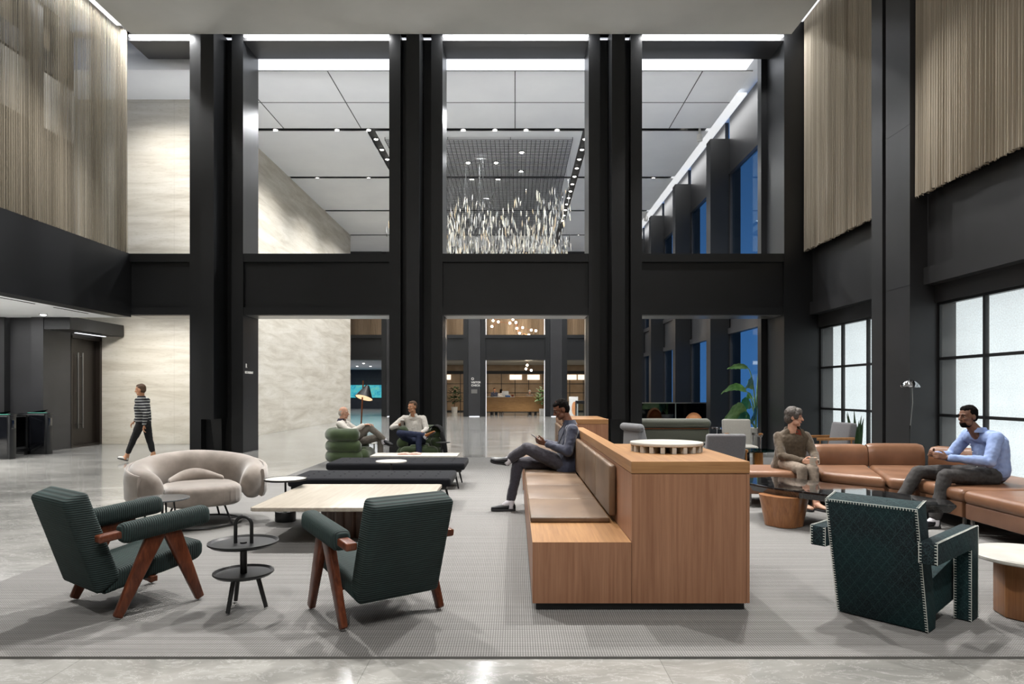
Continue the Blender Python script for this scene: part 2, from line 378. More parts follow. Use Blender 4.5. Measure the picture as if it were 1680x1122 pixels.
def dup(root, loc, rz=None, label=None, group=None):
    r = root.copy(); COL.objects.link(r); r.location = loc
    if rz is not None: r.rotation_euler = (0, 0, rz)
    if label: r['label'] = label
    if group: r['group'] = group
    for ch in list(root.children):
        c = ch.copy(); COL.objects.link(c); c.parent = r
        for g in list(ch.children):
            d = g.copy(); COL.objects.link(d); d.parent = c
    return r
def bez(p, n=12):
    p = [Vector(q) for q in p]; out = []
    for i in range(n+1):
        t = i/n; q = p[:]
        while len(q) > 1: q = [a.lerp(b, t) for a, b in zip(q, q[1:])]
        out.append(q[0])
    return out
def crom(p, n=8):
    p = [Vector(q) for q in p]; out = []
    for i in range(len(p)-1):
        a, b, c, d = p[max(i-1, 0)], p[i], p[i+1], p[min(i+2, len(p)-1)]
        for k in range(n):
            t = k/n; out.append(.5*((2*b)+(c-a)*t+(2*a-5*b+4*c-d)*t*t+(3*b-a-3*c+d)*t**3))
    out.append(p[-1]); return out
def circ(r, n, z=0, c=(0, 0)): return [(c[0]+r*math.cos(2*PI*i/n), c[1]+r*math.sin(2*PI*i/n), z) for i in range(n)]
# ---------------------------------------------------------------- camera and render settings
cam = bpy.data.cameras.new('camera'); camo = bpy.data.objects.new('camera', cam); COL.objects.link(camo)
camo.location = (0, 0, EYE); camo.rotation_euler = (PI/2, 0, 0)
cam.sensor_width = 36; cam.lens = 24; cam.shift_x = -(CX-840)/1680; cam.shift_y = (CY-561)/1680; cam.clip_end = 300; cam.clip_start = .05
SC.camera = camo
vs = SC.view_settings; vs.view_transform = 'Standard'; vs.look = 'None'; vs.gamma = 1; vs.exposure = 0; vs.use_curve_mapping = False
# ================================================================ architecture
DW, DB = 16.63, 17.62
COLX = [-7.276, -2.416, 2.444]
ZB0, ZB1, ZT, ZC = 3.37, 4.86, 10.05, 10.22
def W(*b, **k):
    m = MB()
    for q in b: m.box(*q, **k)
    return m
struct(W((-20, 9, -6, 62, -.2, 0)).build('floor', M['floor'], smooth=False))
# lobby ceiling slab with a light slot along both long sides
struct(W((-9.03, 6.5, -6, 16.05, 9.9, 10.1)).build('ceiling', M['plaster'], smooth=False))
struct(W((-12.6, 8.2, -6, 17.6, ZC+.4, ZC+.55)).build('ceiling_deck', M['white'], smooth=False))
led = W((6.75, 6.98, 3, 16.55, ZC+.24, ZC+.28)).build('light_slot', M['cove'], smooth=False)
tag(led, 'long white light slot between lobby ceiling and right-hand curtains', 'light')
led = W((-9.37, -9.0, 6, 16.05, 10.1, 10.12)).build('light_slot', M['cove'], smooth=False)
tag(led, 'thin white light line where lobby ceiling meets left curtain', 'light')
def column(x, y, zt, far=False):
    m = MB()
    for s in (-1, 1): m.box(x+s*.374, x+s*.65, y, y+.99, 0, zt)
    m.box(x-.4, x+.4, y+.28, y+.9, 0, zt)
    o = struct(m.build('column', M['metal_dark'], smooth=False))
    if far:
        MB().box(x-.36, x+.36, y+.02, y+.3, 0, zt).build('centre_panel', M['metal_panel'], o, smooth=False)
        g_ = W((x-.3, x+.3, y-.05, y+.0, .002, .03)).build('floor_uplight', M['led'], smooth=False); tag(g_, 'short white floor light glowing at foot of the far column %s' % ('behind the travertine wall', 'hidden by the first column', 'left of the reception desk', 'right of the reception desk')[FARX.index(x)], 'light'); return o
    r = MB(); r.box(x-.155, x+.155, y-.5, y+.32, .84, zt)
    r.loft([[(x-.13, y-.02, .84), (x+.13, y-.02, .84), (x+.13, y+.3, .84), (x-.13, y+.3, .84)], [(x-.09, y+.1, 0), (x+.09, y+.1, 0), (x+.09, y+.3, 0), (x-.09, y+.3, 0)]])
    r.build('rib', M['metal_dark'], o, smooth=False)
    return o
for x in COLX: column(x, DW, ZC-.02)
FARX = [-7.276-4.86]+COLX
for x in FARX: column(x, 40.5, 9.78, True)
m = W((6.556, 7.6, DW, 17.78, 0, ZC+.3), (6.41, 7.6, 17.78, 18.04, 0, 10.5)); struct(m.build('column', M['metal_dark'], smooth=False))
def beam(x0, x1, y, z0, z1):
    m = W((x0, x1, y+.1, y+.95, z0+.002, z1-.002), (x0, x1, y+.02, y+.99, z1-.2, z1), (x0, x1, y+.02, y+.99, z0, z0+.18))
    return struct(m.build('beam', M['metal_dark'], smooth=False))
bays = [(-9.43, -7.926), (-6.626, -3.066), (-1.766, 1.794), (3.094, 6.556)]
for a, b in bays:
    beam(a, b, DW, ZB0, ZB1)
    struct(W((a, b, DW+.02, DW+.9, ZT, ZC-.1), (a, b, DW+.3, DB-.05, ZT+.0, ZC+.2)).build('beam', M['metal_panel'], smooth=False))
    o = W((a, b, DW+.03, DW+.08, ZC-.07, ZC-.015)).build('light_slot', M['led'], smooth=False)
    up = W((a, b, DB-.16, DB-.1, ZB1-.01, ZB1+.012)).build('light_slot', M['led'], smooth=False); tag(up, ['thin uplight along top of the beam at far left', 'thin uplight along top of the beam between first and second columns', 'thin uplight along top of the middle beam below the sculpture', 'thin uplight along top of the rightmost beam'][bays.index((a, b))], 'light')
    k = bays.index((a, b)); tag(o, ['short white light line above the opening at far left of back wall', 'white light line above opening between first and second columns', 'white light line above the middle opening of back wall', 'white light line above the rightmost opening of back wall'][k], 'light')
    o = W((a+.02, b-.02, DW+.12, DB-.1, ZB0-.012, ZB0+.001)).build('trim_%d' % (k+1), M['trim_grey'], smooth=False); struct(o)
for a, b in [(-11.48, -7.926), (-6.626, -3.066), (-1.766, 1.794), (3.094, 7.0)]:
    beam(a, b, 40.5, ZB0, ZB1); struct(W((a, b, 40.52, 41.4, 9.6, 9.9)).build('beam', M['metal_panel'], smooth=False))
for x in (-1.752, 1.78):                       # lit jambs of the far middle opening
    for z0, z1 in ((.0, ZB0), (ZB1, 9.6)):
        o = W((x-.012, x+.012, 41.3, 41.46, z0, z1)).build('light_strip', M['cove'], smooth=False)
        tag(o, 'slim vertical light strip on %s jamb of the far %s opening' % ('left' if x < 0 else 'right', 'lower' if z0 < 1 else 'upper'), 'light')
for s, x in (('left', -1.764), ('right', 1.792)):   # polished jamb sheets of the middle opening
    o = W((x-.004, x+.004, DW+.6, DB-.02, 0, ZB0-.02)).build('trim_%d' % (5 if s == 'left' else 6), M['steel'], smooth=False); struct(o)
# ---- right wall of the lobby
XW = 7.46
piers = [(12.0, 13.29), (7.14, 8.43), (2.28, 3.57)]
for y0, y1 in piers:
    m = W((6.94, 7.62, y0, y0+.78, 0, ZC+.5), (7.02, 7.62, y0+.78, y0+.9, 0, ZC+.5), (6.94, 7.62, y0+.9, y1, 0, ZC+.5))
    for z in (3.37, 6.2): m.box(6.936, 6.95, y0+.002, y0+.778, z, z+.012)
    struct(m.build('column', M['metal_panel'], smooth=False))
wb = [(13.29, 16.63), (8.43, 12.0), (3.57, 7.14)]
for k, (y0, y1) in enumerate(wb):
    m = W((7.25, 8.1, y0, y1, ZB0+.3, 4.95), (7.18, 8.1, y0, y1, ZB0, ZB0+.3), (7.38, 8.1, y0, y1, 3.06, ZB0), (7.3, 8.1, y0, y1, 4.95, ZC+.5), (7.38, 8.0, y0, y1, 0, .1))
    struct(m.build('wall_right', M['metal_panel'], smooth=False))
    wn = struct(W((XW, XW+.012, y0+.02, y1-.02, .1, 3.06)).build('window_%d' % (k+1), M['frost'], smooth=False))
    w3 = (y1-y0)/3; fr = MB()
    for i in range(4):
        yy = y0+i*w3+(0 if i else .03)-(0 if i < 3 else .03); fr.box(XW-.035, XW+.03, yy-.03, yy+.03, .1, 3.06)
    for z in (.12, 1.085, 2.07, 3.04): fr.box(XW-.033, XW+.03, y0, y1, z-.025, z+.025)
    fr.build('window_frame', M['black'], wn, smooth=False)
    lb = W((7.74, 7.76, y0, y1, .1, 3.06)).build('lightbox', M['lightbox'], smooth=False)
    tag(lb, 'white backlit panel behind the ' + ['far right frosted window beyond the pier', 'frosted window beside the man in blue shirt', 'frosted window nearest the viewer on the right'][k], 'light panel')
    struct(W((XW+.05, 7.74, y1-.02, y1, .1, 3.06), (XW+.05, 7.74, y0, y0+.02, .1, 3.06)).build('trim_%d' % (k+7), M['metal_panel'], smooth=False))
def curtain(x, y0, y1, z0, z1, name_m, lab, amp=.035, per=.062, axis='Y', seed=1):
    r2 = random.Random(seed); m = MB(); n = int((y1-y0)/per*6); cols = []
    ph = 0
    for i in range(n+1):
        y = y0+(y1-y0)*i/n; ph += 2*PI/6*(.8+.4*r2.random()); a = amp*(.45+.55*math.sin(i*.031+seed)**2)
        cols.append((y, a*math.sin(ph), a*1.6*math.sin(ph+.5)+.01*r2.uniform(-1, 1), r2.uniform(-.02, .02)))
    zs = [z0, z0+.25*(z1-z0), z0+.6*(z1-z0), z1]; t = bmesh.new(); rows = []
    for k, z in enumerate(zs):
        f = k/3
        rows.append([t.verts.new(((x+(b*f+c*(1-f)), y, z+(d if k == 0 else 0)) if axis == 'Y' else (y, x+(b*f+c*(1-f)), z+(d if k == 0 else 0)))) for y, b, c, d in cols])
    for a, b in zip(rows, rows[1:]):
        for i in range(n): t.faces.new((a[i], a[i+1], b[i+1], b[i]))
    m.merge(t); o = m.build('curtain', name_m, smooth=True, ang=180); tag(o, lab, 'curtain')
    return o
curtain(7.04, 13.31, 16.6, 4.9, ZC+.3, M['curtain'], 'tall beige string curtain on right wall beyond the dark pier', seed=2)
curtain(7.04, 8.45, 11.98, 4.9, ZC+.3, M['curtain'], 'tall beige string curtain on right wall above the window nearest the viewer', seed=5)
curtain(-9.43, 8.4, 16.58, ZB1, ZC+.02, M['curtain_sheer'], 'tall sheer string curtain along the left wall above the low ceiling', seed=9, amp=.03)
# ---- left side: fascia, space behind the sheer curtain, low ceiling, door wall
struct(W((-9.75, -9.40, -6, DW+.3, ZB0+.28, ZB1), (-9.75, -9.36, -6, DW+.015, ZB0-.06, ZB0+.28)).build('wall_left', M['metal_dark'], smooth=False))
struct(W((-11.2, -9.75, -6, DW, ZB1-.1, ZB1)).build('trim_20', M['metal_dark'], smooth=False))
m = W((-11.2, -11.1, -6, DW, ZB1, ZC+.5)); struct(m.build('wall_left', pm('curtain_backing', '#5d564a', '#6a6255', 1), smooth=False))
m = W((-11.1, -10.75, 6, DW, 8.85, 9.35), (-11.1, -10.75, 6, DW, 7.45, 7.7), (-11.1, -10.66, 15.05, 15.42, ZB1, ZC), (-11.1, -10.66, 12.2, 12.6, ZB1, ZC), (-11.1, -10.75, 16.3, DW, ZB1, ZC)); struct(m.build('trim_21', M['metal_dark'], smooth=False))
struct(W((-10.72, -10.69, 12.6, 15.05, 7.5, 8.75), (-10.72, -10.69, 15.42, 16.55, 7.5, 8.75)).build('window_5', M['white_stone'], smooth=False))
struct(W((-16, -9.75, -6, 17.1, ZB0-.02, ZB0+.1)).build('ceiling_low', M['white'], smooth=False))
struct(W((-10.15, -10.12, 13.2, 14.4, ZB0-.03, ZB0-.02), (-10.15, -10.12, 15.0, 16.2, ZB0-.03, ZB0-.02)).build('trim_22', M['slot'], smooth=False))
struct(W((-13.2, -12.72, 17.0, 17.3, 0, ZB0), (-16, -13.2, 17.12, 17.3, 0, ZB0), (-12.72, -12.05, 17.2, 17.3, 0, ZB0), (-12.05, -11.75, 17.0, 17.3, 0, ZB0), (-16.3, -16, -6, 17.3, 0, ZB0)).build('wall_back_left', M['metal_panel'], smooth=False))
struct(W((-12.2, -11.75, 17.3, 18.06, 0, ZB0), (-12.2, -11.95, 18.06, 19.4, 0, ZB0)).build('wall_door', M['metal_panel'], smooth=False))
bh = struct(W((-11.75, -11.1, 17.02, 19.36, 3.05, ZB0)).build('trim_23', M['metal_dark'], smooth=False))
W((-11.62, -11.56, 18.0, 19.3, 3.035, 3.0505)).build('light_strip', M['led'], bh, smooth=False)
dr = struct(W((-11.95, -11.86, 18.12, 19.3, .06, 2.92)).build('door_1', M['door_wood'], smooth=False))
W((-11.95, -11.74, 18.06, 18.12, 0, 3.0), (-11.95, -11.74, 19.3, 19.4, 0, 3.0), (-11.95, -11.74, 18.06, 19.4, 2.92, 3.05), (-11.95, -11.76, 18.06, 19.4, 0, .06)).build('door_frame', M['door_wood'], dr, smooth=False)
for y in (18.42, 18.62):
    h = MB(); h.tube([(-11.79, y, .5), (-11.79, y, 2.55)], .018); 
    for z in (.6, 1.5, 2.45): h.tube([(-11.79, y, z), (-11.87, y, z)], .01)
    h.build('door_handle', M['steel'], dr)
# ---- travertine block and second hall
struct(W((-12.4, -8.75, 19.42, 36.3, 0, 9.84)).build('wall_travertine', M['travertine'], smooth=False))
struct(W((-13.2, -12.4, 17.3, 41, 0, 9.84)).build('wall_hall_left', M['plaster'], smooth=False))
panels = MB(); ys = [(17.7, 21.54), (21.80, 26.38), (26.64, 31.26), (31.52, 36.14), (36.4, 41.0)]
for k, (a, b) in enumerate(ys):
    for (p, q) in ([(-12.4, 6.17)] if k == 0 else [(-12.4, -4.74), (-4.46, 2.16), (2.44, 6.17)]): panels.box(p, q, a, b, 9.8, 9.825)
panels.box(-12.4, -7.6, 17.63, 17.7, 9.8, 10.6)
struct(panels.build('ceiling_hall', M['white'], smooth=False))
struct(W(*[(x-.012, x+.012, 17.7, 21.54, 9.792, 9.802) for x in (-7.3, -4.86, 0, 4.86)], (-12.4, 6.17, 19.6, 19.625, 9.792, 9.802)).build('trim_30', M['joint'], smooth=False))
struct(W((-12.4, 6.1, 21.3, 41, 9.87, 9.9)).build('ceiling_slot', M['slot'], smooth=False))
struct(W((-12.6, 7.6, 17.3, 41.5, 10.62, 10.8)).build('ceiling_deck', M['white'], smooth=False))
o = W((-7.6, 6.5, 17.66, 20.6, 10.54, 10.6)).build('cove_light', M['cove'], smooth=False); tag(o, 'wide glowing cove above the front edge of the far hall ceiling', 'light')
o = W((6.2, 7.0, 20.6, 40, 10.46, 10.52)).build('cove_light', emit('side_cove', '#f0f2f4', .75), smooth=False); tag(o, 'white cove slot running along far hall ceiling above window piers', 'light')
XH = 7.04
for k in range(4): 
    y = 22.4+4.9*k; struct(W((6.41, 7.4, y, y+.48, 0, 9.79)).build('column', M['metal_dark'], smooth=False))
pane = 0
for k in range(5):
    y0 = 18.04 if k == 0 else 22.88+4.9*(k-1); y1 = 22.4+4.9*k
    struct(W((XH, 7.16, y0, y1, 8.62, 10.5), (XH-.04, 7.16, y0, y1, 8.62, 8.8), (XH, 7.16, y0, y1, ZB0, ZB1), (XH-.06, 7.16, y0, y1, ZB0, ZB0+.2), (XH-.06, 7.16, y0, y1, ZB1-.18, ZB1), (XH, 7.16, y0, y0+.06, 0, 8.8), (XH, 7.16, y1-.1, y1, 0, 8.8)).build('wall_hall_right', M['metal_panel'], smooth=False))
    struct(W((7.1, 7.11, y0+.06, y1-.1, 0, ZB0), (7.1, 7.11, y0+.06, y1-.1, ZB1, 8.62)).build('window_%d' % (10+k), M['glass'], smooth=False))
# ---- far side beyond the second portal
curtain(44.0, -13, 6.8, ZB1, 9.9, M['curtain_far'], 'warm brown string curtain seen high behind the far columns', axis='X', seed=3, amp=.04)
struct(W((-6.5, 7.4, 41.5, 50, ZB0+.05, ZB0+.2)).build('ceiling_reception', M['plaster'], smooth=False))
struct(W((-6.5, 7.4, 50.0, 50.2, 0, ZB0+.1)).build('wall_reception', pm('reception_panel', '#9a7d5c', '#b39a7c', 1.5, rough=.35, spec=.5), smooth=False))
struct(W((-6.5, 7.4, 49.9, 50, 2.78, 3.0), (-6.5, 7.4, 49.96, 50, .0, .1)).build('baseboard_reception', M['slot'], smooth=False))
gr = []
for i in range(-6, 8): gr.append((i*1.0-.02, i*1.0+.02, 49.97, 50, .1, 2.78))
for z in (.75, 1.4, 2.05): gr.append((-6.5, 7.4, 49.97, 50, z-.018, z+.018))
struct(W(*gr).build('trim_40', M['slot'], smooth=False))
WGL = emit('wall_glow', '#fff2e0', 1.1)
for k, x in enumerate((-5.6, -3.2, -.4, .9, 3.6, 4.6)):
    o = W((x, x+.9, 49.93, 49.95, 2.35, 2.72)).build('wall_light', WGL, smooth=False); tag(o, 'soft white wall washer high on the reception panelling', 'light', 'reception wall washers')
struct(W((-6.7, -6.5, 41.5, 50.2, 0, ZB0+.1), (7.4, 7.6, 41, 50.2, 0, 10)).build('wall_far', M['metal_panel'], smooth=False))
struct(W((-18, -6.7, 60, 60.2, 0, 4), (-18, -6.7, 59.6, 60, 0, .85)).build('wall_lounge', M['slot'], smooth=False))
struct(W((-18, -6.7, 41.6, 60, 3.4, 3.5)).build('ceiling_lounge', M['white'], smooth=False))
o = W((-14.6, -10.9, 59.5, 59.58, .95, 2.05)).build('video_wall', M['screen'], smooth=False); tag(o, 'cyan video wall far away behind the cone floor lamp', 'screen')
# ---- walls behind the viewer so that reflections have a room to show
struct(W((-16.3, 8.2, -6.2, -6, 0, ZC+.6)).build('wall_front', M['plaster'], smooth=False))
struct(W((7.3, 8.1, -6, 2.28, 0, ZC+.5)).build('wall_right', M['metal_panel'], smooth=False))
# ---- downlights
def downlight(px=None, z=9.8, X=None, Y=None, label='', group=None, r=.07, spot=None):
    if X is None:
        D = F*(z-EYE)/(CY-px[1]); X = (px[0]-CX)/F*D; Y = D
    t = thing('downlight', label, 'light', (X, Y, z), 0, group)
    MB().lathe([(r, .06), (r*1.25, .06), (r*1.25, -.005), (r, -.005)], 16).build('housing', M['black'], t)
    MB().lathe([(0, -.03), (r*.6, -.026), (r*.98, -.008), (0, -.004)], 16).build('lens', M['bulb'], t)
    return t
for i, x in enumerate((452, 553, 605)): downlight((x, 213), 9.85, label='small bright downlight in black ceiling slot seen through left upper opening', group='downlights in front slot, left opening')
for x in (760, 812, 863, 914): downlight((x, 213), 9.85, label='small bright downlight in black ceiling slot above the hanging glass sculpture', group='downlights in front slot, middle opening')
downlight((1122, 216), 9.85, label='single starry downlight in front ceiling slot, right upper opening')
for k in range(12): downlight(X=2.31, Y=22.6+k*.98, z=9.85, label='small downlight in the black lengthwise slot right of the glass sculpture', group='downlights right of sculpture')
for k in range(6): downlight(X=-4.6, Y=22.6+k*.98, z=9.85, label='small downlight in the black lengthwise slot left of the glass sculpture', group='downlights left of sculpture')
for x, y in ((521, 292), (605, 292)): downlight((x, y), 9.85, label='small downlight in second ceiling slot seen through left upper opening', group='downlights in second slot')
downlight((1072, 292), 9.85, label='starry downlight in second ceiling slot, right upper opening')
downlight((949, 386), 9.85, label='tiny downlight in far ceiling slot at lower right of middle opening')
for x, y in ((856, 250), (768, 267), (814, 267), (855, 281), (774, 294), (817, 294)): downlight((x, y), 9.78, label='recessed square downlight shining above the hanging glass strands', group='downlights above the sculpture', r=.09)
downlight(X=-11.3, Y=16.35, z=ZB0-.03, label='bright starry downlight in the low white ceiling at left')
for k in range(10):
    downlight(X=-14.2+1.0*(k % 5)+.4*(k//5), Y=46+5*(k//5), z=3.39, label='small ceiling spotlight in the far lounge behind the cone lamp', group='far lounge ceiling spots', r=.09)
for px in ((1148, 218), (1046+14, 352)):
    D = F*(9.6-EYE)/(CY-px[1]-4); t = thing('track_spot', 'small white cylinder spotlight at right end of the %s ceiling slot' % ('front' if px[0] > 1100 else 'third'), 'light', ((px[0]-CX)/F*D, D, 9.62))
    MB().lathe([(0, 0), (.09, 0), (.09, -.2), (.07, -.2), (.07, -.17), (0, -.17)], 16).build('housing', M['pot'], t); MB().box(-.03, .03, -.03, .03, 0, .2).build('stem', M['pot'], t)
# ---- wayfinding lettering
def text(body, size, loc, rot, mat_, ext=.004, al='LEFT'):
    c = bpy.data.curves.new('lettering', 'FONT'); c.body = body; c.size = size; c.extrude = ext; c.align_x = al
    o = bpy.data.objects.new('lettering', c); COL.objects.link(o); o.data.materials.append(mat_)
    dg = bpy.context.evaluated_depsgraph_get(); me = bpy.data.meshes.new_from_object(o.evaluated_get(dg)); bpy.data.objects.remove(o)
    o = bpy.data.objects.new('lettering', me); COL.objects.link(o); o.location = loc; o.rotation_euler = rot
    return o
o = text('R', .15, (-6.623, 16.78, 2.08), (PI/2, 0, PI/2), M['sign_white']); tag(o, 'small pale letter R on the side of the leftmost dark column', 'sign')
o = text('RESTAURANT', .085, (-6.623, 16.74, 1.94), (PI/2, 0, PI/2), M['sign_white']); tag(o, 'small pale line of lettering below the letter on leftmost column', 'sign')
t = thing('wall_sign', 'white directory lettering on the far column left of the reception desk', 'sign', (-2.6, 40.515, 2.0))
for i, (b, s, z) in enumerate((('O', .2, .18), ('VISITOR', .16, -.02), ('CHECK-IN', .16, -.2))):
    q = text(b, s, (0, 0, z), (PI/2, 0, 0), M['sign_white']); q.parent = t
MB().box(0, .36, -.006, 0, -.62, -.38).build('plaque', M['trim_grey'], t)
# ================================================================ rug and left-hand seating
rg = W((-4.03, 6.6, 3.83, 15.4, 0, .012)).build('area_rug', M['rug'], smooth=False); tag(rg, 'large grey woven rug lying under the lounge furniture on marble floor', 'rug')
rg.location.z = .001
RZ = .018
def lshape(pts, y0, y1, bev):          # side profile in x,z extruded over y
    m = Matrix(((1, 0, 0, 0), (0, 0, -1, 0), (0, 1, 0, 0), (0, 0, 0, 1)))
    return m
XZ = Matrix(((1, 0, 0, 0), (0, 0, -1, 0), (0, 1, 0, 0), (0, 0, 0, 1)))   # prism (x,y,z)->(x,-z,y)
def cord_chair(label, loc, rz):
    t = thing('corduroy_armchair', label, 'chair', loc, rz, None)
    # backrest slab: rear face leans back, rounded edges
    MB().prism([(-.365, .155), (-.575, .79), (-.425, .845), (-.215, .24)], -.285, .285, .035, 4, XZ).build('backrest', M['cord_z'], t, ang=60)
    MB().prism([(-.33, .15), (-.24, .30), (.31, .405), (.345, .385), (.345, .30), (.30, .265)], -.275, .275, .03, 4, XZ).build('seat', M['cord_x'], t, ang=60)
    for s in (-1, 1):
        y = s*.345; a, b = Vector((-.40, y, .538)), Vector((.30, y, .602)); d = (b-a).normalized()
        arm = MB().bar(a, b, .05, .075, (0, 1, 0), .012).build('armrest', M['walnut'], t)
        MB().bar(a+d*.13, b+d*.035, .135, .125, (0, 1, 0), .045).build('arm_pad', M['cord_x'], arm, ang=70)
        for fx in (-.277, .277):
            l = MB(); l.bar((.02+(.05 if fx > 0 else -.04), y, .535), (fx, y, .01), .12, .05, (0, 1, 0), .012, .058, .046)
            lo = l.build('leg', M['walnut'], t)
    MB().bar((-.02, -.3, .2), (-.02, .3, .2), .05, .04, (0, 0, 1), .006).build('stretcher', M['walnut'], t)
    return t
a1 = cord_chair('dark green corduroy armchair at far left, beside the two-tier black table', (-2.697, 4.869, RZ), R(53))
a2 = dup(a1, (-.952, 4.656, RZ), R(127), 'dark green corduroy armchair with its back to viewer, before the pale wood table')
for o in (a1, a2): o['group'] = 'green corduroy armchairs'
# taupe tub chair
def tub_chair():
    t = thing('tub_chair', 'rounded taupe velvet tub chair on thin black metal legs', 'chair', (-3.57, 7.72, RZ), R(-55))
    secs = []; N = 30
    for i in range(N+1):
        a = -2.22+4.44*i/N; u = abs(a)/2.22       # 0 at back
        rad = .46+.05*math.sin(u*PI); cx, cy = -math.cos(a)*rad, math.sin(a)*rad*1.12
        top = .79-.19*u**1.5; bot = .235+.03*(1-u); k = 1.0
        if i in (0, N): k = .5; top -= .07; bot += .06
        elif i in (1, N-1): k = .88; top -= .015; bot += .015
        out = Vector((-math.cos(a), math.sin(a), 0)); c = Vector((cx, cy, 0)); sec = []
        prof = [(-.05, bot+.03), (.05, bot), (.12, bot+.05), (.155, bot+.18), (.15, top-.07), (.10, top-.005), (.02, top), (-.06, top-.045), (-.10, top-.17), (-.09, bot+.18)]
        for o_, z in prof: sec.append(c+out*(o_*k)+Vector((0, 0, z)))
        secs.append(sec)
    MB().loft(secs).build('shell', M['taupe'], t, ang=180, sub=2)
    op = []
    for i in range(27):
        a = -1.98+3.96*i/26; u = abs(a)/2.22; rad = .46+.05*math.sin(u*PI); out = Vector((-math.cos(a), math.sin(a), 0)); c = Vector((-math.cos(a)*rad, math.sin(a)*rad*1.12, 0)); tp = .79-.19*u**1.5-.055; k = .93 if i in (0, 26) else 1
        op.append([c+out*x*k+Vector((0, 0, z)) for x, z in ((.10, .30), (.15, .27), (.178, .33), (.186, .5), (.178, tp), (.165, tp+.014), (.145, tp+.01), (.12, .5))])
    MB().loft(op).build('outer_panel', M['taupe'], t, ang=50)
    # seat
    pts = [(.42*math.copysign(abs(math.cos(a))**.6, math.cos(a))+.1, .40*math.copysign(abs(math.sin(a))**.7, math.sin(a))) for a in [2*PI*i/28 for i in range(28)]]
    MB().prism(pts, .235, .455, .07, 5).build('seat', M['taupe'], t, ang=80)
    bp = MB(); pr = []
    for i in range(15):
        a = -1+2*i/14; r = .37; w = .5+.5*math.cos(a*PI*.9); pr.append([(-math.cos(a)*r+.03+x*.07, math.sin(a)*r*.95, .43+z*(.06+.09*w)) for x, z in ((-.6, 0), (.6, 0), (1, .5), (.5, 1), (-.3, 1.1), (-.8, .6))])
    bp.loft(pr).build('back_cushion', M['taupe'], t, ang=180, sub=2)
    ring = MB(); ring.tube([(.46*math.cos(a)+.02, .44*math.sin(a), .012) for a in [2*PI*i/40 for i in range(40)]], .011, 8, True); ring.build('base_ring', M['black'], t)
    for a in (.65, 2.45, -.65, -2.45):
        MB().tube([(.46*math.cos(a)+.02, .44*math.sin(a), .012), (.33*math.cos(a)+.04, .31*math.sin(a), .27)], .011, 8).build('leg', M['black'], t)
    return t
tub_chair()
def round_top(t, r, z, th, m_, name='tabletop', bev=.004):
    MB().lathe([(0, z-th), (r-bev, z-th), (r, z-th+bev), (r, z-bev), (r-bev, z), (0, z)], 48).build(name, m_, t)
t = thing('side_table', 'small round dark-topped side table in front of the taupe tub chair', 'table', (-3.42, 6.62, RZ))
round_top(t, .245, .45, .014, pm('smoked_top', '#4a4e50', '#55595b', 3, rough=.12))
for a in (70, 190, 310): MB().tube([(.13*math.cos(R(a)), .13*math.sin(R(a)), .437), (.2*math.cos(R(a)), .2*math.sin(R(a)), 0)], .009, 8).build('leg', M['black'], t)
MB().tube([(0, 0, .437), (0, 0, .1)], .012, 8).build('stem', M['black'], t)
# two-tier black table with handle
t = thing('tiered_table', 'black two-tier round side table with an arched handle, left foreground', 'table', (-1.865, 4.69, RZ))
for r, z, nm in ((.232, .44, 'upper_tray'), (.2, .235, 'lower_tray')):
    MB().lathe([(0, z-.012), (r*.9, z-.012), (r, z+.004), (r, z+.014), (r-.008, z+.014), (r*.9, z), (0, z)], 48).build(nm, M['black'], t)
MB().tube([(0, 0, .2), (0, 0, .45)], .023, 14).build('stem', M['black'], t)
hd = [(-.055, 0, .44), (-.055, 0, .565)]+[(-.055*math.cos(a), 0, .565+.058*math.sin(a)) for a in [PI*i/12 for i in range(1, 12)]]+[(.055, 0, .565), (.055, 0, .44)]
MB().tube(hd, .0125, 12).build('handle', M['black'], t)
for a in (-105, -8, 130): MB().tube([(.1*math.cos(R(a)), .1*math.sin(R(a)), .228), (.165*math.cos(R(a)), .165*math.sin(R(a)), .008)], [.016, .014], 12).build('leg', M['black'], t)
# square pale table on fluted drum
t = thing('coffee_table', 'square pale wood coffee table on a fluted bronze drum base', 'table', (-1.68, 7.24, RZ))
MB().prism([(-.79, -.82), (.79, -.82), (.82, -.79), (.82, .79), (.79, .82), (-.79, .82), (-.82, .79), (-.82, -.79)], .35, .388, .006, 2).build('tabletop', M['pale_wood'], t)
fl = []; n = 18
for i in range(n*8):
    a = 2*PI*i/(n*8); r = .33+.035*abs(math.sin(a*n/2)); fl.append((r*math.cos(a), r*math.sin(a)))
MB().prism(fl, 0, .35).build('drum_base', M['flute'], t, ang=70)
# black pedestal table
t = thing('pedestal_table', 'small round pedestal table with black drum foot beside the pale wood table', 'table', (-2.63, 7.82, RZ))
MB().lathe([(0, .47), (.226, .47), (.23, .478), (.222, .482), (0, .482)], 48).build('tabletop', M['white_stone'], t)
MB().lathe([(.219, .466), (.236, .466), (.236, .487), (.228, .487), (.228, .47), (.219, .466)], 48).build('rim', M['black'], t)
MB().tube([(0, 0, .1), (0, 0, .47)], .012, 10).build('stem', M['black'], t)
MB().lathe([(0, 0), (.112, 0), (.115, .004), (.115, .108), (.112, .112), (0, .112)], 40).build('drum_foot', M['black'], t)
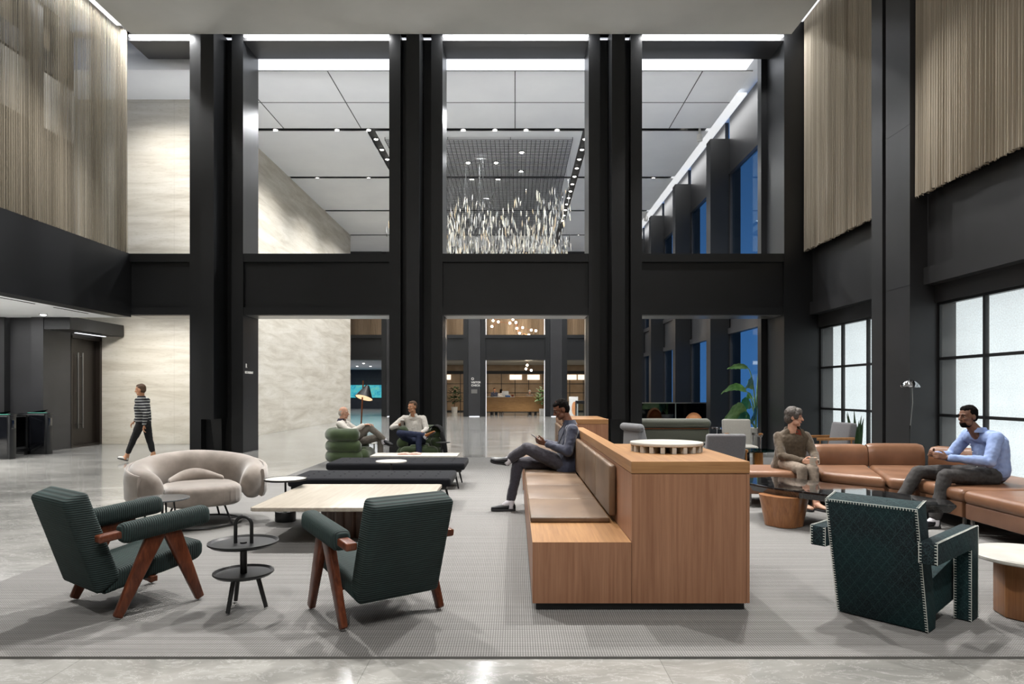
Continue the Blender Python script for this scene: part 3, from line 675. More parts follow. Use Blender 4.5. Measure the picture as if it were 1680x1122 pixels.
# daybeds
def daybed(label, x0, x1, y0, y1):
    t = thing('daybed', label, 'daybed', ((x0+x1)/2, (y0+y1)/2, RZ)); a, b = (x1-x0)/2, (y1-y0)/2
    MB().box(-a, a, -b, b, .29, .40, .035, 4).build('mattress', M['charcoal'], t, ang=70)
    bt = MB()
    for i in range(9):
        for j in range(3): bt.ell((-a+.2*a/1+ (2*a-.4*a)*i/8, -b+b*.5*(j+1), .4), (.016, .016, .006), n=8)
    bt.build('button_tufts', M['charcoal'], t)
    MB().box(-a+.03, a-.06, -b+.05, b-.05, .255, .29, .004).build('frame', M['black'], t)
    for sx in (-1, 1):
        for sy in (-1, 1): MB().bar((sx*(a-.16), sy*(b-.14), .255), (sx*(a-.1), sy*(b-.1), 0), .035, .035, (0, 1, 0), .004, .022, .022).build('leg', M['black'], t)
    return t
d1 = daybed('low charcoal daybed directly behind the square pale wood table', -2.84, -.80, 8.5, 9.4)
d2 = daybed('low charcoal daybed nearest the two green chairs', -2.86, -.76, 10.3, 11.2)
for o in (d1, d2): o['group'] = 'charcoal daybeds'
t = thing('pedestal_table', 'small white oval-looking round table between the two charcoal daybeds', 'table', (-1.78, 9.82, RZ))
round_top(t, .22, .485, .02, M['white_stone']); MB().tube([(0, 0, .02), (0, 0, .47)], .013, 10).build('stem', M['black'], t); MB().lathe([(0, 0), (.13, 0), (.13, .012), (.02, .02), (0, .02)], 32).build('foot', M['black'], t)
t = thing('coffee_table', 'long low white table between the rear daybed and the green chairs', 'table', (-1.72, 11.85, RZ))
MB().box(-.74, .74, -.28, .28, .36, .392, .006).build('tabletop', M['white_stone'], t)
for x in (-.5, .5): MB().lathe([(0, 0), (.16, 0), (.1, .03), (.07, .18), (.1, .33), (.16, .36), (0, .36)], 24, (x, 0, 0)).build('leg', M['white_stone'], t)
t = thing('magazine', 'open salmon-pink magazine lying on the long low white table', 'magazine', (-1.83, 11.86, RZ+.393), .05)
for s in (-1, 1):
    MB().loft([[(s*x, y, z) for x, z in ((0, 0), (.1, 0), (.2, 0), (.2, .006), (.12, .022), (.05, .02), (0, .006))] for y in (-.13, .13)]).build('page', M['pink_paper'], t, ang=60)
# green roll chairs
def roll_chair(label, loc, rz):
    t = thing('roll_armchair', label, 'chair', loc, rz)
    def u_roll(z, r, arm):
        w = .35; p = [(arm, -w, z), (.0, -w, z)]+[(-.13-.22*math.sin(a), -w*math.cos(a), z) for a in [PI*i/14 for i in range(1, 14)]]+[(0, w, z), (arm, w, z)]
        p = crom(p, 3); rr = [r]*len(p); rr[0] = rr[-1] = r*.72
        e0 = Vector(p[0])+Vector((r*.4, 0, 0)); p2 = [e0]+[Vector(q) for q in p]+[Vector(p[-1])+Vector((r*.4, 0, 0))]; p2[1] = Vector(p[0]); rr2 = [r*.5]+[r]*len(p)+[r*.5]
        return MB().tube(p2, rr2, 18)
    u_roll(.625, .128, .22).build('top_roll', M['roll_green'], t, ang=80)
    u_roll(.40, .122, .26).build('middle_roll', M['roll_green'], t, ang=80)
    u_roll(.195, .122, .30).build('bottom_roll', M['roll_green'], t, ang=80)
    MB().capsule((.33, -.27, .215), .13, (.33, .27, .215), .13, 18, 5).build('seat_roll', M['roll_green'], t, ang=80)
    MB().box(-.3, .38, -.2, .2, .27, .37, .05, 4).build('seat_pad', M['roll_green'], t, ang=70)
    for x in (-.2, .32):
        for y in (-.3, .3): MB().tube([(x, y, 0), (x, y, .1)], .02, 8).build('foot', M['black'], t)
    return t
r1 = roll_chair('green tufted roll armchair in profile on which the balding man sits', (-3.33, 13.75, RZ), 0)
r2 = dup(r1, (-2.03, 14.55, RZ), R(-84), 'green tufted roll armchair facing the viewer, holding the man with a takeaway cup')
for o in (r1, r2): o['group'] = 'green roll armchairs'
# coat on the arm of the second roll chair
t = thing('coat', 'dark coat draped over right arm of the front-facing green chair', 'coat', (0, 0, 0))
cs = []
for i in range(9):
    y = 14.12+.5*i/8; wv = .012*math.sin(i*2.1); path = []
    for a in (150, 120, 90, 60, 30, 5): path.append((-1.685+.142*math.cos(R(a)), .643+.142*math.sin(R(a))))
    path += [(-1.535+wv, .53), (-1.52+wv*2, .42), (-1.50+wv, .30)]
    cs.append([(x, y, z) for x, z in path]+[(x+.016, y, z+.012) for x, z in path[::-1]])
MB().loft(cs).build('draped_cloth', M['black_cloth'], t, ang=180)
MB().tube(crom([(-1.52, 14.1, .66), (-1.48, 14.09, .5), (-1.45, 14.1, .36), (-1.44, 14.12, .24)], 4), [.03, .035, .04, .042, .044, .045, .046, .046, .046, .046, .046, .046, .045], 10).build('sleeve', M['black_cloth'], t)
t = thing('side_table', 'small round black side table by the coat-draped green chair', 'table', (at(727, 726, 13.55).x, 13.55, RZ))
round_top(t, .145, .475, .014, M['black']); MB().tube([(-.04, 0, .46), (-.04, 0, .02)], .012, 8).build('stem', M['black'], t); MB().lathe([(0, 0), (.12, 0), (.12, .012), (0, .014)], 28).build('foot', M['black'], t)
t = thing('side_table', 'thin white-stemmed side table behind the knees of balding man', 'table', (at(613, 740, 14.3).x, 14.35, RZ))
round_top(t, .14, .4, .014, M['white_stone']); MB().tube([(0, 0, .39), (0, 0, .02)], .016, 8).build('stem', M['pot'], t); MB().lathe([(0, 0), (.11, 0), (.11, .012), (0, .014)], 28).build('foot', M['pot'], t)
# cone floor lamp
t = thing('floor_lamp', 'cone-shaded floor lamp on a copper pole behind the balding man', 'lamp', (-3.46, 15.2, RZ))
top = Vector((.08, 0, 1.72)); MB().tube([(0, 0, .02), top], .016, 10).build('pole', M['copper'], t)
MB().lathe([(0, 0), (.16, 0), (.16, .015), (.02, .02), (0, .02)], 32).build('base', M['black'], t)
mt = Matrix.Translation((.10, -.03, 1.33)) @ Matrix.Rotation(R(12), 4, 'Y') @ Matrix.Rotation(R(-20), 4, 'X')
MB().lathe([(.196, .004), (.203, 0), (.045, .3), (.0, .302), (0, .296), (.04, .292), (.194, .006)], 40, mtx=mt, cap=False).build('lamp_shade', M['black'], t)
MB().lathe([(0, .04), (.172, .035), (.188, .012), (.1, .02), (0, .022)], 32, mtx=mt).build('diffuser', M['lampshade_in'], t)
# ================================================================ oak bench in the middle
def oak_bench(label, y0, y1, mirror=False):
    t = thing('storage_bench', label, 'bench', (.855, (y0+y1)/2, RZ)); h = (y1-y0)/2; sg = -1 if mirror else 1
    X = lambda v: v-.855
    def bx(x0, x1, a, b, z0, z1, **k): return MB().box(X(x0), X(x1), sg*(a-h), sg*(b-h), z0, z1, **k)
    bx(.145, 1.56, .03, 2*h-.03, 0, .055).build('plinth', M['slot'], t, smooth=False)
    bx(.118, .787, 0, 2*h, .048, .46).build('seat_box', M['oak'], t, smooth=False)
    # seat slab on top
    bx(.118, .787, 0, 2*h, .46, .461).build('seat_slab', M['oak_top'], t, smooth=False)
    bx(.79, 1.565, 0, 1.57, .048, .922).build('cabinet', M['oak'], t, smooth=False)
    bx(1.568, 1.589, .004, 1.57, .048, .922).build('side_panel', M['oak'], t, smooth=False)
    bx(.79, .895, 1.57, 2*h, .048, .922).build('back_panel', M['oak'], t, smooth=False)
    m = MB(); pts = [(X(.787), sg*(-h)), (X(1.59), sg*(-h)), (X(1.59), sg*(1.572-h)), (X(.9), sg*(1.572-h)), (X(.9), sg*h), (X(.787), sg*h)]
    if mirror: pts = pts[::-1]
    m.prism(pts, .926, 1.007, .002, 1).build('worktop', M['oak_top'], t, smooth=False)
    n = 4; L = (2*h-.68)/n
    for i in range(n):
        a = .68+i*L
        bx(.12, .735, a+.007, a+L-.007, .461, .503, bev=.012, seg=3).build('seat_cushion', M['leather_tan'], t)
        bx(.73, .785, a+.006, a+L-.006, .512, .91, bev=.02, seg=3).build('back_cushion', M['leather_tan'], t)
    return t
b1 = oak_bench('long oak bench with tan leather cushions, its cabinet end facing the viewer', 4.62, 9.02)
b2 = oak_bench('matching oak bench unit further back, past the seated man in suit', 9.9, 13.2, True)
# round fin riser on the bench
t = thing('round_riser', 'round white stone riser on fins standing on the oak cabinet top', 'riser', (1.205, 5.44, RZ+1.008))
MB().lathe([(0, .05), (.284, .05), (.286, .053), (.286, .069), (.284, .072), (0, .072)], 64).build('disc', M['white_stone'], t)
for i in range(20):
    a = 2*PI*i/20; mt = Matrix.Rotation(a, 4, 'Z'); MB().box(.07, .28, -.016, .016, 0, .05, mtx=mt).build('fin', M['white_stone'], t, smooth=False)
MB().lathe([(0, 0), (.07, 0), (.07, .05), (0, .05)], 24).build('core', M['white_stone'], t)
# ================================================================ teal stitched armchair
def teal_chair():
    t = thing('stitched_armchair', 'teal patterned armchair with white blanket-stitched edges, right foreground', 'chair', (2.3575, 4.4, RZ), R(40.2))
    def stitched(name, profs, y0, y1, edges, bev=.006):
        m = MB()
        for p in profs: m.prism(p, -y1, -y0, bev, 2, XZ)
        o = m.build(name, M['teal'], t)
        st = MB(); k = 0
        for (p0, p1, inn) in edges:
            p0, p1, inn = Vector(p0), Vector(p1), Vector(inn).normalized(); L = (p1-p0).length; n = max(2, int(L/.017))
            st.tube([p0, p1], .0022, 5)
            d = (p1-p0).normalized()
            for i in range(n):
                q = p0+(p1-p0)*((i+.5)/n); st.bar(q, q+inn*.015, .0038, .004, d)
        st.build('stitching', M['thread'], o); return o
    bt = [(0, .0), (-.175, .77), (-.04, .81), (.13, .08), (.12, .0)]
    e = .277; f = Vector((-.175, 0, .77)); up = Vector((-.22, 0, .97))
    r0, r1, fr = (0, 0), (-.175, .77), (-.04, .81)
    def P(q, y, off=-.004): return (q[0]+off, y, q[1])
    stitched('backrest', [bt], -e, e, [(P(r0, -e), P(r1, -e), (0, 1, 0)), (P(r0, e), P(r1, e), (0, -1, 0)), ((-.178, -e, .776), (-.178, e, .776), (.1, 0, -1)), ((-.16, -e, .78), (-.04, -e, .815), (0, 1, 0)), ((-.16, e, .78), (-.04, e, .815), (0, -1, 0))])
    stitched('seat', [[(.05, .06), (.05, .3), (.52, .395), (.55, .38), (.55, .11)]], -e+.012, e-.012, [((.55, -e+.01, .385), (.55, e-.01, .385), (0, 0, -1))], .012)
    for s in (-1, 1):
        y0, y1 = (e+.004, e+.104) if s > 0 else (-e-.104, -e-.004); yo = y1 if s > 0 else y0; yi = y0 if s > 0 else y1
        prof = [(-.165, .455), (-.165, .585), (.565, .6), (.565, 0), (.435, 0), (.435, .462)]
        ed = [((-.168, yo, .46), (-.168, yo, .585), (0, -s, 0)), ((-.168, yi, .46), (-.168, yi, .585), (0, s, 0)), ((-.16, yo, .588), (.56, yo, .603), (0, -s, 0)), ((.432, yo, .0), (.432, yo, .46), (0, -s, 0)), ((.432, yi, .0), (.432, yi, .46), (0, s, 0)), ((.567, yo, 0), (.567, yo, .6), (0, -s, 0))]
        stitched('arm', [prof], y0, y1, ed)
    return t
teal_chair()
# white round table at right edge
t = thing('side_table', 'round white stone side table on a wooden octagonal pedestal at the right edge', 'table', (3.42, 4.52, RZ))
round_top(t, .345, .405, .03, M['white_stone'], bev=.008)
MB().prism([(.21*math.cos(2*PI*i/8+.2), .21*math.sin(2*PI*i/8+.2)) for i in range(8)], 0, .375, .004, 1).build('pedestal', M['ped_wood'], t)
# black marble table
t = thing('marble_table', 'low black marble table with faceted edge on wooden cloverleaf pedestals', 'table', (0, 0, RZ))
top = [(2.72, 7.93), (2.86, 7.55), (3.22, 7.08), (3.8, 6.42), (4.14, 6.40), (4.25, 6.66), (4.06, 7.05), (3.42, 8.40), (3.2, 8.52), (2.85, 8.4)]
cx = sum(p[0] for p in top)/len(top); cy = sum(p[1] for p in top)/len(top)
low = [(cx+(x-cx)*.955, cy+(y-cy)*.955) for x, y in top]
MB().loft([[(x, y, .335) for x, y in low], [(x, y, .395) for x, y in top], [(x, y, .412) for x, y in top], [(cx+(x-cx)*.99, cy+(y-cy)*.99, .418) for x, y in top]]).build('tabletop', M['black_marble'], t, smooth=False)
for px_, py_ in ((2.985, 7.58), (3.62, 7.1)):
    secs = []
    for z, r in ((0, .2), (.02, .205), (.335, .265)):
        secs.append([(px_+r*(.86+.14*abs(math.cos(2*a+.4)))*math.cos(a), py_+r*(.86+.14*abs(math.cos(2*a+.4)))*math.sin(a), z) for a in [2*PI*i/64 for i in range(64)]])
    MB().loft(secs).build('pedestal', M['ped_wood'], t, ang=50)
# ================================================================ cognac leather sofa
def cush(name, pts, z0, z1, bev, m_, t, dome=0):
    m = MB(); m.prism(pts, z0, z1, bev, 5)
    return m.build(name, m_, t, ang=70)
t = thing('sectional_sofa', 'curved cognac leather sectional sofa below the frosted windows', 'sofa', (0, 0, RZ))
segs = [[(2.95, 8.78), (3.88, 8.74), (4.2, 9.62), (2.95, 9.62)], [(3.9, 8.72), (4.42, 8.14), (4.95, 9.6), (4.22, 9.62)], [(4.44, 8.12), (4.65, 7.93), (5.72, 9.3), (5.6, 9.6), (4.97, 9.6)], [(4.66, 7.9), (4.66, 7.13), (6.1, 7.13), (6.1, 8.7), (5.74, 9.26)]]
for k, s in enumerate(segs):
    c = [sum(p[i] for p in s)/len(s) for i in (0, 1)]
    cush('seat_cushion', s, .315, .455, .055, M['leather'], t)
    ins = [(c[0]+(x-c[0])*.97, c[1]+(y-c[1])*.97) for x, y in s]
    cush('seat_base', ins, .16, .32, .012, M['leather_side'] if k in (0,) else M['leather'], t)
def back(name, p0, p1, h, lean=.06, th=.2):
    a, b = Vector((p0[0], p0[1], 0)), Vector((p1[0], p1[1], 0)); d = (b-a).normalized(); nrm = Vector((-d.y, d.x, 0)); secs = []; N = 14
    for i in range(N+1):
        q = a.lerp(b, i/N); e = abs(i/N-.5)*2; e = (max(0, e-.91)/.09)**2; w = 1-.16*e; sec = []; hh = h+.012*math.cos((i/N-.5)*PI)
        for x, z in ((.01, .43), (.0, .50), (.01, .62), (.035, .69), (.08, .728), (.14, .735), (.20, .70), (.23, .6), (.23, .43)): sec.append(q+nrm*(.12+(x-.12)*w)+Vector((0, 0, .43+(z-.43)*(1-.05*e)*hh)))
        secs.append(sec)
    return MB().loft(secs).build(name, M['leather'], t, ang=60)
back('back_cushion', (4.2, 9.55), (4.94, 9.53), 1.0); back('back_cushion', (4.95, 9.53), (5.70, 9.47), 1.04); back('back_cushion', (5.71, 9.46), (6.12, 8.62), .97)
for x, y in ((3.05, 8.86), (3.05, 9.5), (3.86, 9.5), (4.6, 8.3), (5.5, 9.45), (4.74, 7.2), (5.66, 7.2), (4.3, 8.6)): MB().bar((x, y, .17), (x, y, 0), .03, .03, (0, 1, 0), .003).build('leg', M['steel'], t)
t = thing('leather_daybed', 'backless cognac leather bench section nearest the viewer at right edge', 'sofa', (0, 0, RZ))
cush('seat_cushion', [(4.65, 5.3), (6.1, 5.3), (6.1, 7.1), (4.65, 7.1)], .315, .455, .055, M['leather'], t)
cush('seat_base', [(4.67, 5.32), (6.08, 5.32), (6.08, 7.08), (4.67, 7.08)], .16, .32, .012, M['leather_side'], t)
for x in (4.72, 6.03):
    for y in (5.4, 7.04): MB().bar((x, y, .17), (x, y, 0), .03, .03, (0, 1, 0), .003).build('leg', M['steel'], t)
# dome floor lamp
t = thing('floor_lamp', 'slim floor lamp with a small chrome dome shade behind the sofa', 'lamp', (6.52, 11.3, RZ))
MB().lathe([(0, 0), (.13, 0), (.13, .012), (.015, .02), (0, .02)], 32).build('base', M['black'], t)
MB().tube([(0, 0, .02), (.02, 0, .9)], .009, 8).build('pole', M['black'], t); MB().tube([(.02, 0, .86), (.02, 0, .92)], .016, 8).build('joint', M['black'], t)
MB().tube([(.02, 0, .9), (.06, 0, 1.3), (.05, 0, 1.6)], .007, 8).build('arm', M['steel'], t)
MB().lathe([(.145, -.012), (.15, -.012), (.15, 0), (.128, .045), (.09, .09), (.04, .112), (0, .115), (0, .105), (.085, .08), (.12, .04), (.13, 0), (.135, -.012)], 40, (.02, 0, 1.56)).build('lamp_shade', M['chrome'], t)
# snake plant in the window recess
def blade(m, base, tip, w, bend):
    b, e = Vector(base), Vector(tip); mid = (b+e)/2+Vector(bend); secs = []
    for i in range(9):
        u = i/8; p = b*(1-u)**2+mid*2*u*(1-u)+e*u*u; ww = w*(.5+.5*math.sin(PI*min(1, u*1.1+.15)))*(1-u**5)+.002
        secs.append([p+Vector((-ww, 0, 0)), p+Vector((0, -.006, 0)), p+Vector((ww, 0, 0)), p+Vector((0, .006, 0))])
    m.loft(secs)
t = thing('snake_plant', 'upright spiky snake plant at the foot of the far frosted window', 'plant', (7.02, 14.0, 0))
MB().lathe([(0, 0), (.13, 0), (.16, .34), (.14, .34), (.12, .3), (0, .3)], 28).build('pot', M['pot'], t)
for i in range(9):
    a = i*2.4; q = MB(); blade(q, (.05*math.cos(a), .05*math.sin(a), .29), (.17*math.cos(a)-.05, .14*math.sin(a), .75+.42*((i*37) % 10)/10), .035, (-.02, 0, .1)); q.build('leaf', M['leaf_dark'], t)
# grey chairs between bench and portal
def lounge_chair(name, label, loc, rz, fab, w=.64, arms='wood', bh=.8, armz=.6):
    t = thing(name, label, 'chair', loc, rz)
    MB().box(-.3, .32, -w/2, w/2, .27, .42, .035, 4).build('seat', fab, t, ang=70)
    MB().prism([(-.36, .3), (-.46, bh-.01), (-.33, bh), (-.22, .36)], -w/2, w/2, .04, 4, XZ).build('backrest', fab, t, ang=70)
    for s in (-1, 1):
        y = s*(w/2+.04)
        for x in (-.3, .3): MB().tube([(x, y, 0), (x, y, armz)], .013, 10).build('leg', M['chrome'] if arms == 'chrome' else M['arm_wood'], t)
        MB().bar((-.36, y, armz), (.36, y, armz), .05, .03, (0, 1, 0), .008).build('armrest', M['arm_wood'] if arms != 'chrome' else M['chrome'], t)
        MB().bar((-.3, y, .26), (.3, y, .26), .02, .02, (0, 1, 0)).build('rail', M['chrome'] if arms == 'chrome' else M['arm_wood'], t)
        if arms == 'chrome': MB().lathe([(0, 0), (.04, .0), (.045, .02), (.04, .04), (0, .045)], 16, (.3, y, armz+.01)).build('arm_knob', M['arm_wood'], t)
    return t
lounge_chair('lounge_chair', 'dark grey armchair with its back to the viewer behind the oak cabinet', (3.45, 11.55, RZ), R(90), M['grey_mid'], .64, 'none', .79, .5)
lounge_chair('lounge_chair', 'pale linen armchair with chrome arms facing viewer below the banana plant', (4.47, 13.55, RZ), R(-96), M['linen'], .56, 'chrome', .92, .62)
lounge_chair('lounge_chair', 'grey armchair with wooden arms between the sofa and the far frosted window', (5.62, 12.4, RZ), R(188), M['grey_mid'], .6, 'wood', .92, .64)
t = thing('bolster_chair', 'light grey armchair with rolled bolster top seen just above oak cabinet', 'chair', (2.47, 13.1, RZ), R(20))
MB().box(-.3, .34, -.3, .3, .26, .43, .04, 4).build('seat', M['grey_light'], t, ang=70)
MB().prism([(-.3, .3), (-.28, .84), (-.16, .84), (-.04, .36)], -.3, .3, .035, 4, XZ).build('backrest', M['grey_light'], t, ang=70)
b = MB().capsule((-.26, -.31, .8), .075, (-.26, .31, .8), .075, 18, 3).build('bolster', M['grey_light'], t, ang=70)
MB().ell((-.26, -.385, .8), (.018, .008, .018)).build('button', M['grey_mid'], b)
for x in (-.22, .26):
    for y in (-.24, .24): MB().tube([(x, y, 0), (x, y, .27)], .016, 8).build('leg', M['black'], t)
t = thing('glass_table', 'low round teal glass table on an amber wood block behind the oak cabinet', 'table', (4.24, 12.15, RZ))
round_top(t, .4, .44, .016, M['glass_teal']); MB().box(.0, .14, -.1, .04, 0, .424, .004).build('block_base', pm('amber_wood', '#a5642a', '#c07f3a', 6, (6, 6, 1), rough=.3), t); MB().box(-.2, -.08, -.05, .1, 0, .424, .004).build('block_base', M['gloss_black'], t)
# olive sofa beyond the right-hand opening
t = thing('roll_back_sofa', 'long olive grey sofa with rolled back and copper line beyond the right opening', 'sofa', (4.1, 19.3, 0))
MB().capsule((-1.3, -.12, .60), .14, (1.26, -.12, .60), .14, 24, 6).build('back_roll', M['olive'], t, ang=80)
MB().box(-1.4, 1.33, -.24, .6, .09, .445, .06, 5).build('body', M['olive'], t, ang=70)
MB().box(-1.36, 1.31, -.25, -.2, .452, .468).build('piping', M['copper'], t)
MB().capsule((1.26, -.12, .60), .13, (1.26, .55, .56), .11, 18, 5).build('arm_roll', M['olive'], t, ang=80)
for x in (-1.2, 1.15):
    for y in (-.15, .5): MB().tube([(x, y, 0), (x, y, .1)], .025, 10).build('foot', M['copper'], t)
t = thing('side_table', 'small round chrome side table at right end of the olive sofa', 'table', (at(1176, 702, 19.2).x, 19.2, 0))
round_top(t, .14, .5, .06, M['chrome'], bev=.01); MB().tube([(0, 0, .01), (0, 0, .45)], .014, 8).build('stem', M['chrome'], t); MB().lathe([(0, 0), (.11, 0), (.11, .012), (0, .014)], 24).build('foot', M['chrome'], t)
t = thing('shell_chair', 'orange round-backed chair behind the olive sofa', 'chair', (at(1137, 680, 21.3).x, 21.3, 0))
sc_ = []
for i in range(13):
    a = PI*i/12; r = .30
    sc_.append([(x*r*math.cos(a)*1.02, y, .42+(z)*math.sin(a)*.43) for x, y, z in ((1, -.1, 1), (.9, -.06, .93), (.82, .02, .85), (.95, -.02, .96))])
MB().loft(sc_).build('backrest', M['orange'], t, ang=80); MB().lathe([(0, .36), (.3, .36), (.33, .4), (.3, .46), (0, .47)], 32, (0, .2, 0)).build('seat', M['orange'], t)
bk = MB(); bk.prism([(.29*math.cos(a), .42*math.sin(a)) for a in [PI*i/16 for i in range(17)]], .06, .09, .01, 2, Matrix.Translation((0, 0, .42)) @ XZ); bk.build('back_panel', M['orange'], t)
for a in (45, 135, 225, 315): MB().tube([(.2*math.cos(R(a)), .2+.2*math.sin(R(a)), .38), (.3*math.cos(R(a)), .2+.3*math.sin(R(a)), 0)], .014, 8).build('leg', M['black'], t)
t = thing('glass_railing', 'dark glass balustrade with thin steel top rail in front of the blue windows', 'railing', (5.65, 24.2, 0))
for x0, x1 in ((-1.9, .02), (.06, 1.35)): MB().box(x0, x1, -.008, .008, .05, 1.07).build('glass_panel', M['glass_dark'], t, smooth=False)
MB().box(-1.92, 1.36, -.02, .02, 1.07, 1.11).build('top_rail', M['steel'], t, smooth=False)
for x in (.04, -1.9): MB().box(x-.018, x+.018, -.018, .018, 0, 1.07).build('post', M['steel'], t, smooth=False)
# banana plant
t = thing('banana_plant', 'large leafy banana plant standing by the blue windows beyond right opening', 'plant', (6.62, 18.75, 0))
MB().lathe([(0, 0), (.2, 0), (.26, .5), (.23, .5), (.2, .44), (0, .44)], 32).build('pot', M['pot'], t); MB().lathe([(0, .44), (.21, .44), (0, .46)], 24).build('soil', M['soil'], t)
def banana(tx, ty, tz, w, m_, droop=.25, bz=.46, k=.3):
    L = Vector((tx, ty, tz)); b = Vector((0, 0, bz)); e = Vector((tx*k, ty*k, tz+droop*.25)); q = bez([b, (tx*.02, ty*.02, tz*.75), (tx*k*.6, ty*k*.6, tz+droop*.2), e], 8)
    st = MB(); st.tube(q, [.022-.0014*i for i in range(9)], 8); path = bez([e, e+(L-e)*.45+Vector((0, 0, droop)), L], 14); secs = []
    d0 = (L-e); side = Vector((0, -.55, .83)); side = (side-d0.normalized()*side.dot(d0.normalized())).normalized(); n_ = d0.cross(side).normalized()
    for i, p in enumerate(path):
        u = i/14; ww = w*math.sin(PI*min(1, .06+.94*u))**.6*(1-u**9)+.004
        secs.append([p-side*ww+n_*(.015*math.sin(i*2.2)), p-side*ww*.5-n_*.012, p-n_*.022, p+side*ww*.5-n_*.012, p+side*ww+n_*(.015*math.cos(i*1.9)), p+side*ww*.5-n_*.006, p-n_*.012, p-side*ww*.5-n_*.006])
    lf = MB().loft(secs).build('leaf', m_, t, ang=80); st.build('leaf_stalk', M['leaf'], lf)
B = Vector((6.62, 18.75, RZ))
for px, py, D, w, mm, dr in ((1193, 604, 18.6, .085, 'leaf', .12), (1183, 645, 18.4, .11, 'leaf', .30), (1186, 690, 18.2, .27, 'leaf', .42), (1222, 640, 18.3, .16, 'leaf', .35), (1204, 694, 18.5, .24, 'teal_leaf', .2), (1212, 668, 18.8, .2, 'teal_leaf', .2), (1232, 690, 18.3, .26, 'teal_leaf', .25), (1224, 655, 18.9, .1, 'leaf', .2), (1275, 620, 18.9, .15, 'leaf', .2), (1262, 600, 18.9, .14, 'leaf', .2)):
    p = at(px, py, D)-B; banana(p.x, p.y, p.z, w, M[mm], dr)
# ================================================================ people
from mathutils import noise as mnoise
def V(*a): return Vector(a)
def ruffle(o, amp, fr):
    me = o.data; me.update()
    import numpy as np
    nr = np.empty(len(me.vertices)*3, 'f'); me.vertices.foreach_get('normal', nr); nr = nr.reshape(-1, 3); co = np.empty(len(nr)*3, 'f'); me.vertices.foreach_get('co', co); co = co.reshape(-1, 3)
    for i, c in enumerate(co):
        v = Vector(c); co[i] += nr[i]*(amp*mnoise.noise(Vector((v.x*fr, v.y*fr, v.z*fr*.6)))+amp*.5*mnoise.noise(v*fr*2.3))
    me.vertices.foreach_set('co', co.ravel()); me.update()
    return o
def hand(m, wrist, d, n, thumb, curl=.5, k=1.0):
    """palm along d, palm faces n, thumb leaves the side thumb"""
    d = d.normalized(); n = (n-d*n.dot(d)).normalized(); s = d.cross(n); s = s if s.dot(thumb) > 0 else -s
    for q in (-.026, -.009, .009, .026): m.capsule(wrist+s*q*.7*k+d*.015*k, .013*k, wrist+d*.085*k+s*q*k, .0125*k, 8, 3)
    for i, (q, L) in enumerate(((.029, .072), (.010, .082), (-.010, .076), (-.029, .058))):
        b = wrist+d*.09*k+s*q*k; a1 = curl*(.75+.1*i); a2 = curl*(1.7+.15*i)
        d1 = d*math.cos(a1)+n*math.sin(a1); d2 = d*math.cos(a2)+n*math.sin(a2); d3 = d*math.cos(a2*1.35)+n*math.sin(a2*1.35)
        p1 = b+d1*L*.45*k; p2 = p1+d2*L*.32*k; p3 = p2+d3*L*.25*k
        m.capsule(b, .0098*k, p1, .0092*k, 8, 3); m.capsule(p1, .0092*k, p2, .0085*k, 8, 3); m.capsule(p2, .0085*k, p3, .0072*k, 8, 3)
    t0 = wrist+d*.025*k+s*.024*k; t1 = t0+(d*.6+s*.75+n*.25).normalized()*.042*k; t2 = t1+(d*.9+s*.15+n*.45).normalized()*.035*k
    m.capsule(t0, .0135*k, t1, .0112*k, 8, 3); m.capsule(t1, .0112*k, t2, .0088*k, 8, 3)
def shoe(t, heel, toe, up, m_, L=None, high=.085):
    heel, toe = Vector(heel), Vector(toe); f = (toe-heel); L = f.length; f.normalize(); up = (Vector(up)-f*Vector(up).dot(f)).normalized(); s = f.cross(up)
    prof = [(0, .026, .055), (.05, .034, .085), (.2, .038, high), (.38, .036, .075), (.55, .040, .06), (.75, .045, .05), (.9, .038, .042), (.98, .022, .032), (1, .006, .02)]
    secs = []
    for u, w, h in prof:
        c = heel+f*L*u; secs.append([c+s*w*math.cos(a)+up*(.012+max(0, h*.5+h*.5*math.sin(a))) for a in [2*PI*i/14 for i in range(14)]])
    o = MB().loft(secs).build('shoe', m_, t, ang=70)
    sl = [[heel+f*L*u+s*x*(w+.004)+up*z for x, z in ((-1, 0), (1, 0), (1, .02), (-1, .02))] for u, w, h in prof]
    MB().loft(sl).build('sole', M['sole'], o)
    lc = MB()
    for i in range(4):
        u = .3+.07*i; c = heel+f*L*u+up*(.012+.079-.008*i); lc.tube([c-s*.016, c+up*.004, c+s*.016], .0022, 6)
    lc.build('laces', M['sole'], o)
